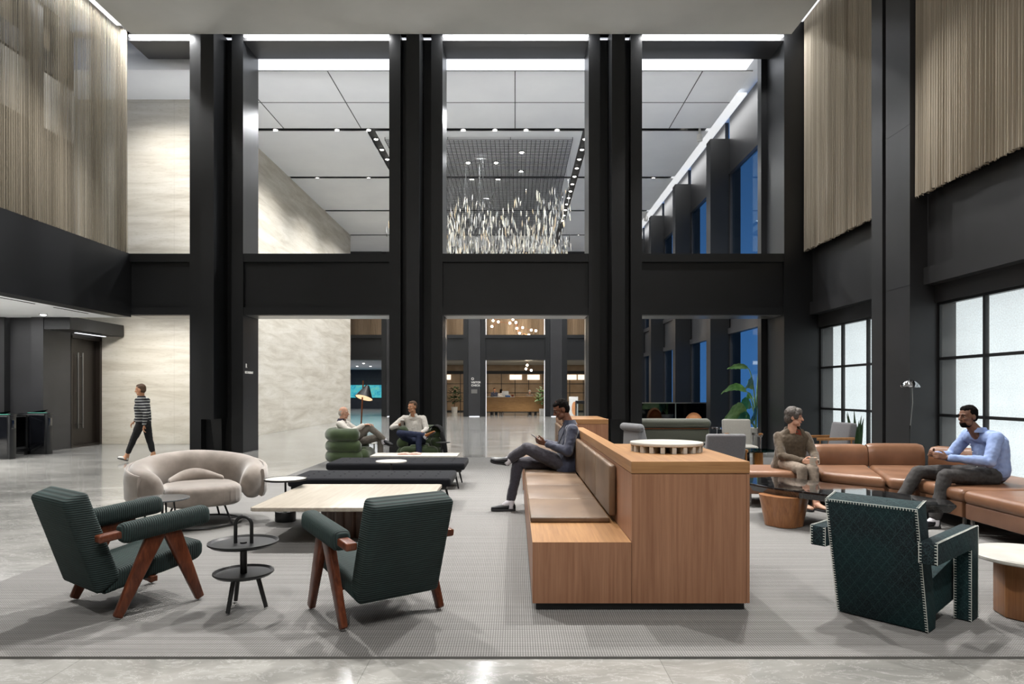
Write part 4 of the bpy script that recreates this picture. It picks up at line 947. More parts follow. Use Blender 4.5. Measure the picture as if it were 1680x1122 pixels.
def person(label, J, sk, hair, hair_style, top, bottom, shoe_m, shoes=True, collar=None, girth=1.0, group=None, vox=.0058, hs=1.0, inner=None, hem=.0, cropped=False, sleeves=True, hands=True, beard=None):
    pel, che, nec, hd = (Vector(J[k]) for k in ('pelvis', 'chest', 'neck', 'head')); root = Vector((pel.x, pel.y, 0))
    t = thing('person', label, 'person', root); q = {k: (Vector(v) if k in ('face', 'up', 'front') or k[:2] in ('hn', 'th') or k in ('hdL', 'hdR') else Vector(v)-root) for k, v in J.items() if not k.startswith('curl')}
    pel, che, nec, hd = q['pelvis'], q['chest'], q['neck'], q['head']; f = q['face'].normalized(); up0 = q.get('up', V(0, 0, 1)); s = f.cross(up0).normalized(); up = s.cross(f).normalized()
    Rm = Matrix((s, f, up)).transposed()
    def H(a, b, c): return hd+(s*a+f*b+up*c)*hs
    b = MB(); E = lambda c, r: b.ell(c, tuple(x*hs for x in r), Rm, 18)
    E(H(0, -.005, .028), (.074, .094, .097)); E(H(0, .022, -.04), (.058, .068, .078)); E(H(0, .062, -.094), (.026, .026, .022)); E(H(0, .074, .026), (.052, .022, .016))
    for k in (-1, 1):
        E(H(k*.038, .06, -.02), (.024, .026, .022)); E(H(k*.075, -.008, -.005), (.011, .024, .033)); E(H(k*.044, .03, -.07), (.024, .04, .03))
    b.capsule(H(0, .09, .012), .009*hs, H(0, .112, -.026), .0135*hs, 10, 3); E(H(0, .083, -.058), (.026, .014, .011))
    for k in (-1, 1): E(H(k*.012, .098, -.029), (.010, .012, .008))
    b.capsule(nec-V(0, 0, .03), .064*girth, hd-up*.07*hs-f*.018, .052, 14, 3)
    shL, shR = q['shL'], q['shR']
    b.capsule(shL, .05, shR, .05, 12, 3); ax = (shL-shR).normalized()
    for k in (-1, 1): b.capsule(che+ax*k*.07, .085, pel+ax*k*.07, .09, 12, 3)
    for L in 'LR':
        sh, el, wr = q['sh'+L], q['el'+L], q['wr'+L]; hp, kn, an, to = q['hip'+L], q['kn'+L], q['an'+L], q['to'+L]
        b.capsule(sh, .048, el, .038, 12, 3); b.capsule(el, .038, wr, .026, 12, 3); b.capsule(hp, .075, kn, .05, 12, 3); b.capsule(kn, .05, an, .036, 12, 3)
        ft = (to-an); b.capsule(an+V(0, 0, -.02), .026, an.lerp(to, .5)+V(0, 0, -.022), .021, 10, 3); b.capsule(an.lerp(to, .5)+V(0, 0, -.02), .02, an.lerp(to, .92)+V(0, 0, .018), .014, 10, 3)
        if hands:
            hdv = q.get('hd'+L, (wr-el)); nrm = q.get('hn'+L, V(0, 0, -1)); hand(b, wr+(wr-el).normalized()*.01, Vector(hdv) if not isinstance(hdv, Vector) else hdv, nrm, J.get('th'+L) and Vector(J['th'+L]) or V(0, 0, 1), J.get('curl'+L, .5))
    b.build('body', sk, t, remesh=vox, smo=3)
    # face details
    for k in (-1, 1):
        e = MB().ell(H(k*.031, .077, .006), (.0115*hs, .0075*hs, .0058*hs), Rm, 12).build('eye', M['eye_white'], t)
        MB().ell(H(k*.031, .0825, .006), (.0055*hs, .0032*hs, .0052*hs), Rm, 10).build('iris', M['eye_dark'], e)
        MB().tube([H(k*.014, .094, .026), H(k*.031, .095, .033), H(k*.05, .083, .028)], [.0035, .004, .002], 6).build('eyebrow', hair, t)
    lm = M['lip_dark'] if sk in (M['skin_dark'], M['skin_deep']) else M['lip']
    MB().tube([H(-.023, .086, -.058), H(0, .0975, -.055), H(.023, .086, -.058)], [.002, .0055, .002], 8).tube([H(-.02, .086, -.062), H(0, .096, -.064), H(.02, .086, -.062)], [.002, .006, .002], 8).build('mouth', lm, t)
    # hair
    h = MB(); EH = lambda c, r: h.ell(c, tuple(x*hs for x in r), Rm, 20)
    if hair_style == 'short': EH(H(0, -.024, .046), (.080, .090, .088)); EH(H(0, -.045, .005), (.072, .066, .08)); EH(H(0, .02, .085), (.058, .058, .042))
    elif hair_style == 'crop': EH(H(0, -.022, .046), (.081, .092, .089)); EH(H(0, -.045, .0), (.073, .066, .08)); EH(H(0, .03, .075), (.062, .052, .038))
    elif hair_style == 'bald': EH(H(0, -.046, .0), (.076, .060, .07)); EH(H(.0, -.02, .03), (.0775, .06, .05))
    elif hair_style == 'full':
        EH(H(0, -.022, .05), (.092, .106, .098)); EH(H(0, -.055, -.01), (.084, .07, .09)); EH(H(0, .045, .085), (.07, .052, .045))
        for k in (-1, 1): EH(H(k*.07, .028, .025), (.022, .04, .05)); EH(H(k*.04, .066, .068), (.036, .028, .03))
    elif hair_style == 'long': EH(H(0, -.022, .05), (.088, .1, .092)); EH(H(0, -.06, -.05), (.08, .06, .13))
    ho = h.build('hair', hair, t, remesh=.006, smo=3); ruffle(ho, .005, 55)
    if beard: bm_ = MB(); [bm_.ell(H(*c), tuple(x*hs for x in r), Rm, 14) for c, r in (((0, .03, -.078), (.058, .064, .045)), ((0, .066, -.096), (.03, .028, .024)))]; bm_.build('beard', beard, t, remesh=.006, smo=2)
    # top
    m = MB(); g = girth
    if sleeves is not None:
        m.capsule(shL*.94+shR*.06+V(0, 0, -.005), .066*g, shR*.94+shL*.06+V(0, 0, -.005), .066*g, 14, 3)
        for k in (-1, 1):
            m.capsule(che+ax*k*.085+V(0, 0, .04), .115*g, pel+ax*k*.08+V(0, 0, .06), .118*g, 14, 3)
            m.capsule(che+ax*k*.08+V(0, 0, .12), .075*g, nec+ax*k*.03-V(0, 0, .02), .055, 12, 3)
            m.capsule(che+ax*k*.085+V(0, 0, .06), .112*g, (shL if k > 0 else shR).lerp(nec, .35)-V(0, 0, .03), .075*g, 14, 3)
            m.capsule(che+ax*k*.03+V(0, 0, .05), .115*g, pel+ax*k*.02+V(0, 0, .08), .118*g, 14, 3)
            if hem: m.capsule(pel+ax*k*.085+V(0, 0, .05), .122*g, pel+ax*k*.10+V(0, 0, -hem), .138*g, 14, 3)
        for L in 'LR':
            sh, el, wr = q['sh'+L], q['el'+L], q['wr'+L]; e2 = el.lerp(wr, .93) if sleeves else el
            m.capsule(sh, .068*g, el, .056*g, 14, 3); m.capsule(el, .056*g, e2, .042, 14, 3)
            m.ell(el, (.06*g,)*3, None, 12)
        o = m.build('jacket' if hem else 'shirt', top, t, remesh=.009, smo=3); ruffle(o, .008, 13)
    # collar
    cm = MB(); fb = (q.get('front', f)); fb = Vector((fb.x, fb.y, 0)).normalized(); cc = nec+V(0, 0, .012); rg_ = []
    for i in range(21):
        a = R(35)+R(290)*i/20; dirv = fb*math.cos(a)+ax*math.sin(a); r0 = .066*g
        rg_.append([cc+dirv*(r0+.012)+V(0, 0, -.02), cc+dirv*(r0)+V(0, 0, .03), cc+dirv*(r0+.006)+V(0, 0, .032), cc+dirv*(r0+.03)+V(0, 0, -.022)])
    cm.loft(rg_).build('collar', collar or top, t, ang=60)
    if inner:
        a0 = nec+fb*.055+V(0, 0, .005); b0 = che+fb*.122*g; 
        MB().loft([[a0-ax*.05-fb*.03, a0+ax*.05-fb*.03, a0+ax*.05+fb*.004, a0-ax*.05+fb*.004], [a0.lerp(b0, .5)-ax*.035-fb*.02, a0.lerp(b0, .5)+ax*.035-fb*.02, a0.lerp(b0, .5)+ax*.035+fb*.016, a0.lerp(b0, .5)-ax*.035+fb*.016], [b0-ax*.006-fb*.02, b0+ax*.006-fb*.02, b0+ax*.006+fb*.012, b0-ax*.006+fb*.012]]).build('undershirt', inner, t, ang=60)
    if hem:
        for k in (-1, 1):
            p0 = nec+ax*k*.06+fb*.04+V(0, 0, .012); p1 = nec.lerp(che, .5)+ax*k*.07+fb*.118*g; p2 = nec.lerp(che, .55)+ax*k*.125+fb*.085*g; p3 = che.lerp(pel, .2)+ax*k*.008+fb*.139*g
            MB().loft([[p0-ax*k*.012, p0+ax*k*.03-fb*.01, p0+ax*k*.03+fb*.012, p0-ax*k*.012+fb*.014], [p1-ax*k*.03, p2, p2+fb*.014, p1-ax*k*.03+fb*.018], [p3-ax*k*.006, p3+ax*k*.01, p3+ax*k*.01+fb*.008, p3-ax*k*.006+fb*.008]]).build('lapel', top, t, ang=40)
    if hem or collar:
        bu = MB()
        for k in range(4):
            c = (nec.lerp(pel, .3+.17*k)); c = Vector((c.x, c.y, c.z))+fb*(.118*g+.004); bu.ell(c, (.006, .006, .006), None, 8)
        bu.build('buttons', M['black'] if hem else M['paper'], t)
    # trousers
    m = MB(); m.capsule(q['hipL'], .105*g, q['hipR'], .105*g, 14, 3); m.ell(pel, (.14*g, .14*g, .11), None, 16)
    for L in 'LR':
        hp, kn, an = q['hip'+L], q['kn'+L], q['an'+L]; e = kn.lerp(an, .72 if cropped else .94)
        m.capsule(hp, .098*g, kn, .068*g, 14, 3); m.capsule(kn, .068*g, e, .056*g, 14, 3)
    o = m.build('trousers', bottom, t, remesh=.009, smo=3); ruffle(o, .009, 11)
    if shoes:
        for L in 'LR':
            an, to = q['an'+L], q['to'+L]; hl = q.get('he'+L)
            d = (to-an); lg = (an-q['kn'+L]).normalized()
            if hl is None: hl = an+lg*.085; hl = hl - (to-hl).normalized()*.05
            shoe(t, hl, to, -lg+V(0, 0, .4), shoe_m)
            MB().capsule(an+(-lg)*.03, .046, hl.lerp(to, .22)-lg*.04, .044, 12, 3).capsule(an+lg*.015, .043, an.lerp(to, .34)+V(0, 0, -.012), .03, 12, 3).build('sock', M['sock'] if not cropped else sk, t)
    return t
# suited man on the oak bench
person('person in slate suit sitting cross-legged on the oak bench looking at a phone', dict(
    pelvis=(.645, 8.5, .61), chest=(.70, 8.5, .90), neck=(.675, 8.5, 1.10), head=(.575, 8.5, 1.275), face=(-.86, -.14, -.42), front=(-1, 0, 0),
    shL=(.70, 8.31, 1.03), shR=(.69, 8.69, 1.03), elL=(.64, 8.23, .775), elR=(.6, 8.76, .78), wrL=(.385, 8.36, .855), wrR=(.37, 8.6, .86),
    hipL=(.58, 8.40, .605), hipR=(.58, 8.6, .60), knL=(.135, 8.42, .80), anL=(-.06, 8.52, .66), toL=(-.31, 8.5, .63), heL=(-.075, 8.53, .585),
    knR=(.04, 8.57, .60), anR=(-.055, 8.5, .14), toR=(-.30, 8.47, .02), heR=(.005, 8.5, .018),
    hdL=(-.9, .28, .25), hdR=(-.9, -.3, .2), hnL=(.2, .8, .5), hnR=(.2, -.8, .5), thL=(0, 0, 1), thR=(0, 0, 1), curlL=.75, curlR=.75),
    M['skin_dark'], M['hair_black'], 'crop', M['navy_suit'], M['suit_trouser'], M['shoe_black'], collar=M['navy_suit'], inner=M['black_cloth'], hem=.075, girth=1.07)
ph = thing('phone', 'dark phone held in both hands by the suited man', 'phone', (.265, 8.475, .925)); ph.rotation_euler = (0, R(32), 0)
MB().box(-.075, .075, -.037, .037, -.004, .004, .003).build('phone_body', M['gloss_black'], ph); MB().box(-.068, .068, -.033, .033, .0042, .0048).build('screen', M['grey_light'], ph, smooth=False)
# woman with mug
person('person with short grey hair in brown jacket sitting on the leather sofa holding a mug', dict(
    pelvis=(3.68, 9.16, .54), chest=(3.71, 9.14, .80), neck=(3.705, 9.12, .985), head=(3.715, 9.09, 1.155), face=(.88, -.46, -.08), front=(.5, -.87, 0),
    shL=(3.88, 9.10, .90), shR=(3.545, 9.2, .89), elL=(3.92, 8.96, .68), elR=(3.52, 9.02, .65), wrL=(3.875, 8.78, .60), wrR=(3.70, 8.80, .60),
    hipL=(3.79, 9.06, .535), hipR=(3.6, 9.08, .535), knL=(3.79, 8.68, .505), knR=(3.64, 8.67, .505), anL=(3.775, 8.56, .10), anR=(3.63, 8.6, .10), toL=(3.85, 8.36, .02), toR=(3.66, 8.4, .02), heL=(3.755, 8.6, .012), heR=(3.62, 8.66, .012),
    hdL=(-.3, -.85, 0), hdR=(.7, -.6, 0), hnL=(-.8, .2, -.1), hnR=(.3, .8, 0), thL=(0, 0, 1), thR=(0, 0, 1), curlL=.7, curlR=.7),
    M['skin_pale'], M['hair_grey'], 'full', M['tweed'], M['khaki'], pm('nude_shoe', '#a9826c', '#b8917a', 12, rough=.5), collar=M['tweed'], inner=M['red_top'], hem=.04, cropped=True)
t = thing('mug', 'cream mug held on the knees by woman in brown jacket', 'mug', (3.80, 8.70, .53))
MB().lathe([(0, 0), (.038, 0), (.041, .006), (.044, .125), (.046, .128), (.041, .128), (.037, .01), (0, .01)], 28).build('cup', M['mug'], t)
MB().tube([(.042, 0, .1), (.075, 0, .095), (.078, 0, .05), (.041, 0, .035)], .006, 8).build('handle', M['mug'], t)
# man in blue shirt
person('person in light blue shirt leaning forward with clasped hands on the leather sofa', dict(
    pelvis=(5.38, 7.7, .56), chest=(5.36, 7.7, .85), neck=(5.22, 7.7, 1.05), head=(5.10, 7.69, 1.215), face=(-.97, -.2, -.05), front=(-1, 0, 0),
    shL=(5.27, 7.48, .99), shR=(5.25, 7.92, .99), elL=(5.14, 7.40, .735), elR=(5.1, 8.0, .74), wrL=(4.80, 7.56, .765), wrR=(4.78, 7.78, .78),
    hipL=(5.28, 7.58, .55), hipR=(5.28, 7.83, .55), knL=(4.70, 7.46, .575), knR=(4.66, 7.9, .565), anL=(4.56, 7.42, .12), anR=(4.36, 7.86, .12), toL=(4.33, 7.38, .022), toR=(4.12, 7.84, .022), heL=(4.61, 7.42, .018), heR=(4.41, 7.87, .018),
    hdL=(-.85, .4, .2), hdR=(-.85, -.4, .25), hnL=(.1, .8, -.1), hnR=(.1, -.8, -.1), thL=(0, 0, 1), thR=(0, 0, 1), curlL=.6, curlR=.7),
    M['skin_deep'], M['hair_black'], 'short', M['shirt_blue'], M['dark_trouser'], M['shoe_black'], collar=M['shirt_blue'], girth=1.12, beard=M['hair_black'])
# balding man in the green chair
person('person with thinning white hair in slate vest sitting in profile in the green chair', dict(
    pelvis=(-3.33, 13.75, .44), chest=(-3.45, 13.75, .72), neck=(-3.49, 13.75, .91), head=(-3.45, 13.74, 1.065), face=(.98, -.18, -.03), front=(1, 0, 0),
    shR=(-3.49, 13.56, .85), shL=(-3.47, 13.95, .85), elR=(-3.24, 13.50, .70), elL=(-3.2, 14.0, .68), wrR=(-3.02, 13.6, .83), wrL=(-3.0, 13.85, .82),
    hipR=(-3.3, 13.65, .46), hipL=(-3.3, 13.86, .45), knR=(-2.92, 13.66, .79), knL=(-2.73, 13.86, .575), anR=(-2.64, 13.74, .54), anL=(-2.74, 13.86, .13), toR=(-2.45, 13.72, .40), toL=(-2.48, 13.84, .022), heR=(-2.66, 13.75, .45), heL=(-2.79, 13.86, .018),
    hdR=(.9, .1, .1), hdL=(.9, -.3, .1), hnR=(0, .2, -1), hnL=(0, -.2, -1), thR=(0, 1, 0), thL=(0, -1, 0), curlR=.5, curlL=.5),
    M['skin_pale'], M['hair_white'], 'bald', M['shirt_white'], M['grey_trouser'], M['shoe_black'], collar=M['vest'], vox=.0065)
# man with takeaway cup
person('person in white shirt and navy trousers in the front-facing green chair, holding a cup', dict(
    pelvis=(-2.1, 14.5, .45), chest=(-2.14, 14.52, .75), neck=(-2.16, 14.5, .985), head=(-2.175, 14.46, 1.17), face=(-.62, -.78, -.02), front=(-.15, -1, 0),
    shL=(-1.95, 14.49, .93), shR=(-2.36, 14.5, .93), elL=(-1.86, 14.38, .70), elR=(-2.58, 14.35, .74), wrL=(-1.93, 14.16, .645), wrR=(-2.41, 14.16, .79),
    hipL=(-1.99, 14.42, .45), hipR=(-2.21, 14.42, .45), knL=(-1.97, 14.0, .575), knR=(-2.38, 14.05, .645), anL=(-1.97, 13.95, .13), anR=(-1.84, 13.98, .60), toL=(-1.99, 13.70, .022), toR=(-1.62, 13.93, .665), heL=(-1.97, 14.01, .018), heR=(-1.83, 13.97, .52),
    hdL=(-.1, -.8, -.3), hdR=(.5, -.3, .4), hnL=(0, -.3, -1), hnR=(.6, -.5, .0), thL=(-1, 0, 0), thR=(0, 0, 1), curlL=.5, curlR=.8),
    M['skin_tan'], M['hair_brown'], 'short', M['shirt_white'], M['jeans'], M['shoe_tan'], collar=M['shirt_white'], vox=.0065)
t = thing('paper_cup', 'small takeaway cup in the hand of man in white shirt', 'cup', (-2.32, 14.06, .80))
MB().lathe([(0, 0), (.03, 0), (.04, .1), (.042, .102), (0, .102)], 24).build('cup', M['cup_sleeve'], t); MB().lathe([(0, .1), (.044, .1), (.043, .112), (.036, .118), (0, .118)], 24).build('lid', M['paper'], t)
# walking visitor
ts = NT('striped_knit'); v_ = ts.coord(); w_ = ts.wave(v_, 5.2, 'Z'); ts.set(col=ts.ramp(w_, [(.78, S('#2b2c30')), (.86, S('#b9bab8'))]), rough=.9)
person('person in striped sweater and cropped black trousers walking past the travertine wall', dict(
    pelvis=(-7.95, 14.6, .83), chest=(-7.97, 14.6, 1.13), neck=(-7.99, 14.6, 1.36), head=(-8.01, 14.6, 1.53), face=(-1, -.1, -.1), front=(-1, 0, 0),
    shL=(-7.97, 14.42, 1.30), shR=(-7.97, 14.78, 1.30), elL=(-7.76, 14.37, 1.04), elR=(-8.08, 14.84, 1.03), wrL=(-7.80, 14.36, .80), wrR=(-8.24, 14.8, .86),
    hipL=(-7.95, 14.51, .82), hipR=(-7.94, 14.69, .82), knL=(-8.12, 14.52, .47), knR=(-7.86, 14.68, .46), anL=(-8.26, 14.52, .125), anR=(-7.77, 14.68, .14), toL=(-8.45, 14.52, .075), toR=(-7.96, 14.68, .015), heL=(-8.24, 14.52, .018), heR=(-7.74, 14.68, .075)),
    M['skin_tan'], M['hair_brown'], 'short', ts.m, M['black_cloth'], M['shoe_white'], cropped=True, vox=.0065, girth=1.0)
# reception staff and visitors, far away
def stand(label, x, y, top, hair, style, sk, yaw=0, h=1.72, lean=0, sit=False):
    k = h/1.72; f = V(math.sin(yaw), -math.cos(yaw), 0); l = V(math.cos(yaw), math.sin(yaw), 0); B0 = V(x, y, 0)
    P_ = lambda a, b, c: tuple(B0+l*a*k+f*b*k+V(0, 0, c*k))
    return person(label, dict(pelvis=P_(0, 0, .92), chest=P_(0, 0, 1.2), neck=P_(0, .0, 1.44), head=P_(0, .03, 1.61), face=tuple(f), shL=P_(.19, 0, 1.38), shR=P_(-.19, 0, 1.38), elL=P_(.24, .05, 1.1), elR=P_(-.24, .05, 1.1), wrL=P_(.18, .28, 1.08), wrR=P_(-.18, .28, 1.08),
        hipL=P_(.09, 0, .9), hipR=P_(-.09, 0, .9), knL=P_(.1, .02, .5), knR=P_(-.1, .02, .5), anL=P_(.1, 0, .1), anR=P_(-.1, 0, .1), toL=P_(.11, .17, .02), toR=P_(-.11, .17, .02), heL=P_(.1, -.07, .018), heR=P_(-.1, -.07, .018)),
        sk, hair, style, top, M['black_cloth'], M['shoe_black'], vox=.012, collar=top)
stand('person in dark blue suit standing behind left part of the reception desk', at(811, 645, 46).x, 46, M['navy_suit'], M['hair_black'], 'crop', M['skin_tan'], .5, 1.72)
stand('person with dark hair in pale top standing at the low left counter of the desk', at(822, 645, 45.0).x, 45.0, M['shirt_white'], M['hair_black'], 'long', M['skin_tan'], 2.6, 1.62)
stand('person with white hair standing behind right part of the reception desk', at(869, 645, 46.3).x, 46.3, M['khaki'], M['hair_white'], 'full', M['skin_pale'], 0, 1.55)
# ================================================================ far hall, turnstiles, hanging sculpture
# reception desk
t = thing('reception_desk', 'long pale wood reception desk with a lower left counter, far behind the columns', 'desk', (0, 43.6, 0))
MB().loft([[(x, y, z) for y in () for x in ()] or [(-1.95, -.35, .22), (1.75, -.35, .22), (1.75, .35, .22), (-1.95, .35, .22)], [(-1.95, -.4, 1.12), (1.9, -.4, 1.12), (1.9, .4, 1.12), (-1.95, .4, 1.12)]]).build('front_panel', M['desk_wood'], t, smooth=False)
MB().box(-.02, 1.93, -.43, .43, 1.12, 1.17, .004).build('high_counter', M['desk_wood'], t)
MB().box(-2.0, -.02, -.43, .43, 1.12, 1.15, .004).build('low_counter', M['pale_wood'], t)
MB().box(-1.9, -.03, -.30, .38, 1.15, 1.16).build('work_surface', M['paper'], t)
for x in (-1.5, -1.2, .95, 1.3): MB().box(x-.08, x+.08, -.2, .2, 0, .22).build('leg', M['black'], t)
for lab, x, c, w, h in (('white monitor standing on the low left counter of the reception desk', -.62, 'paper', .42, .36), ('blue folder stack on the low counter beside the white monitor', -.45, 'screen', .3, .12), ('small red box at right end of the low reception counter', -.16, 'red_top', .14, .12), ('black telephone at left end of the low reception counter', -1.45, 'black', .2, .14)):
    q = thing({'paper': 'monitor', 'screen': 'folder', 'red_top': 'box', 'black': 'telephone'}[c], lab, {'paper': 'monitor', 'screen': 'folder', 'red_top': 'box', 'black': 'phone'}[c], (x, 43.42-.17*(c == 'screen'), 1.161))
    if c == 'paper': MB().box(-w/2, w/2, -.012, .012, .08, h, .004).build('screen', M['paper'], q); MB().box(-.03, .03, .012, .04, 0, .25).box(-.1, .1, -.06, .1, 0, .01).build('stand', M['steel'], q)
    elif c == 'black': MB().prism([(-.1, 0), (.1, 0), (.1, .03), (-.1, .09)], -.1, .1, .004, 2, XZ).build('base', M['black'], q); MB().bar((-.09, -.06, .1), (-.09, .1, .1), .04, .03, bev=.008).build('handset', M['black'], q)
    else: MB().box(-w/2, w/2, -.1, .1, 0, h, .004).build('body', pm('blue_card', '#2f5f9e', '#3a6db0', 9) if c == 'screen' else M[c], q); MB().box(-w/2-.004, w/2+.004, -.104, .104, h*.7, h+.004, .003).build('lid', M['paper'] if c == 'screen' else M[c], q)
# potted trees
def potted(label, px, D, base_y, h, m_):
    x = at(px, 0, D).x; t = thing('potted_tree', label, 'plant', (x, D, 0))
    MB().lathe([(0, 0), (.2, 0), (.23, .42), (.2, .42), (.19, .36), (0, .36)], 24).build('pot', M['pot'], t); MB().lathe([(0, .36), (.19, .36), (0, .38)], 16).build('soil', M['soil'], t)
    r2 = random.Random(int(px)); tr = MB(); tr.tube([(0, 0, .36), (.02, 0, .8), (-.02, .02, h*.8)], [.02, .016, .01], 8)
    lf = MB()
    for i in range(130):
        a = r2.uniform(0, 2*PI); u = r2.random(); rr = (.12+.34*math.sin(PI*(.12+.85*u)))*r2.uniform(.35, 1); z = .72+(h-.72)*u; c = V(rr*math.cos(a), rr*math.sin(a), z)
        d = V(math.cos(a), math.sin(a), r2.uniform(-.6, .7)).normalized(); s_ = d.cross(V(0, 0, 1)).normalized(); n_ = s_.cross(d); L = r2.uniform(.2, .32); w = L*.3
        lf.loft([[c-s_*.004, c+n_*.002, c+s_*.004, c-n_*.002], [c+d*L*.45-s_*w, c+d*L*.45+n_*.012, c+d*L*.45+s_*w, c+d*L*.45+n_*.006], [c+d*L*.8-s_*w*.6, c+d*L*.8+n_*.006, c+d*L*.8+s_*w*.6, c+d*L*.8], [c+d*L-s_*.003, c+d*L+n_*.001, c+d*L+s_*.003, c+d*L-n_*.001-V(0, 0, .02)]])
        if i % 12 == 0: tr.tube([(0, 0, z-.15), c*.6+V(0, 0, z*.4), c], .006, 5)
    tr.build('trunk', M['stem'], t); lf.build('foliage', m_, t, ang=80)
potted('bushy potted tree in a white pot left of the far signed column', 745.5, 47.5, 676, 1.75, M['leaf_dark'])
potted('bushy potted tree in a pale pot at right end of the reception desk', 890.5, 42.6, 680, 1.7, M['leaf'])
# chandelier
t = thing('chandelier', 'branching chandelier of glowing globes hanging in front of the far curtain', 'lamp', (at(850, 540, 43).x, 43.0, 5.4))
Bc = V(*t.location); bl = [(809, 526), (818, 521), (817.5, 528), (807, 535.5), (841.5, 524), (836.5, 530), (846.5, 529), (848, 538.5), (857.5, 537.5), (871.5, 541.5), (879, 542.5), (852.5, 546.5), (867.5, 549.5), (865, 599), (863, 605), (871.5, 607.5)]
pts = [at(x, y, 43+.25*math.sin(i*1.9))-Bc for i, (x, y) in enumerate(bl)]
for i, p in enumerate(pts): MB().ell(p, (.075, .075, .075), None, 14).build('globe', M['bulb_warm'], t)
for a, b in ((0, 1), (1, 2), (2, 3), (2, 5), (5, 4), (5, 6), (6, 7), (7, 8), (8, 9), (9, 10), (7, 11), (11, 12), (12, 13), (13, 14), (14, 15)): MB().tube([pts[a], pts[b]], .012, 6).build('arm', M['copper'], t)
MB().tube([pts[7], (pts[7].x, pts[7].y, 4.3)], .01, 6).build('rod', M['copper'], t)
l = bpy.data.lights.new('chandelier_glow', 'POINT'); l.energy = 120; l.color = (1, .9, .75); l.shadow_soft_size = .3; lo = bpy.data.objects.new('chandelier_glow', l); COL.objects.link(lo); lo.location = (.2, 42.6, 4.9)
# glass display and orange artwork at the right of the middle opening
t = thing('glass_case', 'slim glass and black steel display case behind the suited man', 'display case', (at(952, 670, 22).x, 22.0, 0))
for x in (-.14, .14):
    for y in (-.14, .14): MB().box(x-.012, x+.012, y-.012, y+.012, 0, 1.15).build('post', M['steel'], t, smooth=False)
MB().box(-.15, .15, -.15, .15, 1.1, 1.2, .004).build('top', M['black'], t); MB().box(-.13, .13, -.13, .13, .02, 1.1).build('glass_body', M['glass'], t, smooth=False); MB().box(-.15, .15, -.15, .15, 0, .3, .004).build('plinth', M['grey_light'], t)
t = thing('painting', 'small cream and orange abstract panel behind the head of the suited man', 'picture', (at(941, 673, 26).x, 26, 0))
MB().box(-.17, .17, -.02, .02, .25, 1.3, .004).build('panel', M['paper'], t); MB().lathe([(0, 0), (.1, 0), (.1, .01), (0, .01)], 24, mtx=Matrix.Translation((.03, -.02, .85)) @ Matrix.Rotation(PI/2, 4, 'X') @ Matrix.Diagonal((1, 2.6, 1, 1))).build('orange_shape', M['orange'], t)
for x in (-.12, .12): MB().bar((x, .02, .5), (x, .2, 0), .02, .02).bar((x, -.01, .3), (x, -.08, 0), .02, .02).build('easel_leg', M['black'], t)
# turnstiles
def turnstile(label, y):
    t = thing('turnstile', label, 'turnstile', (-11.85, y, 0))
    MB().box(-.7, .66, -.1, .1, 0, .96, .02, 3).build('cabinet', M['gloss_black'], t, ang=50)
    MB().box(.66, .71, -.1, .1, 0, .96, .008).build('end_panel', M['metal_dark'], t)
    MB().prism([(.708, .66), (.725, .68), (.725, .86), (.708, .88)], -.055, .055, .004, 2, XZ).build('card_reader', M['gloss_black'], t)
    MB().box(-.72, .72, -.11, .11, .965, .985, .006).build('top_plate', M['gloss_black'], t)
    MB().box(.2, .62, -.04, .04, .986, .992).build('indicator', M['green_glow'], t)
    MB().loft([[(.25, -.01, .99), (.25, .01, .99), (.55, .01, .99), (.55, -.01, .99)], [(.4, -.01, 1.03), (.4, .01, 1.03), (.66, .01, 1.06), (.66, -.01, 1.06)]]).build('glass_fin', M['glass_teal'], t)
    return t
a = turnstile('gloss black turnstile cabinet nearest the viewer at far left edge', 15.15); b = turnstile('gloss black turnstile cabinet further back by the dark wall', 16.35)
for o in (a, b): o['group'] = 'entrance turnstiles'
t = thing('turnstile_gate', 'low dark gate leaf spanning between the two turnstile cabinets', 'gate', (-11.6, 15.75, 0))
MB().box(-.008, .008, -.46, .46, .2, .95).build('glass_leaf', M['glass_dark'], t, smooth=False); MB().box(-.05, .05, -.49, .49, .08, .16, .01).build('threshold', M['black'], t); MB().box(-.02, .02, -.49, .49, .9, .93).build('rail', M['steel'], t)
for y in (-.44, .44): MB().box(-.03, .03, y-.02, y+.02, 0, .93).build('post', M['black'], t)
# hanging glass sculpture
t = thing('hanging_sculpture', 'huge hanging sculpture of pale glass leaves on fine wires below a ceiling grid', 'sculpture', (-1.2, 29, 9.8))
g = MB(); GX0, GX1, GY0, GY1 = -4.25, 1.88, 22.3, 36.0
for i in range(42): x = GX0+(GX1-GX0)*i/41; g.box(x-.009, x+.009, GY0, GY1, 9.70, 9.715)
for i in range(92): y = GY0+(GY1-GY0)*i/91; g.box(GX0, GX1, y-.011, y+.011, 9.70, 9.715)
for x in (GX0, -2.2, -.15, GX1):
    for y in (GY0, 26, 31, GY1): g.box(x-.008, x+.008, y-.008, y+.008, 9.7, 9.81)
g.vs = [(x+1.2, y-29, z-9.8) for x, y, z in g.vs]; g.build('ceiling_grid', M['joint'], t, smooth=False)
gl = [pm('leaf_glass_cream', '#cfc9b8', '#e4dfd0', 9, rough=.25), pm('leaf_glass_clear', '#a5a6a3', '#c3c4c0', 9, rough=.15), pm('leaf_glass_smoke', '#2c2c2b', '#434240', 9, rough=.15), pm('leaf_glass_amber', '#bfa988', '#d2c0a2', 9, rough=.2)]
r3 = random.Random(21)
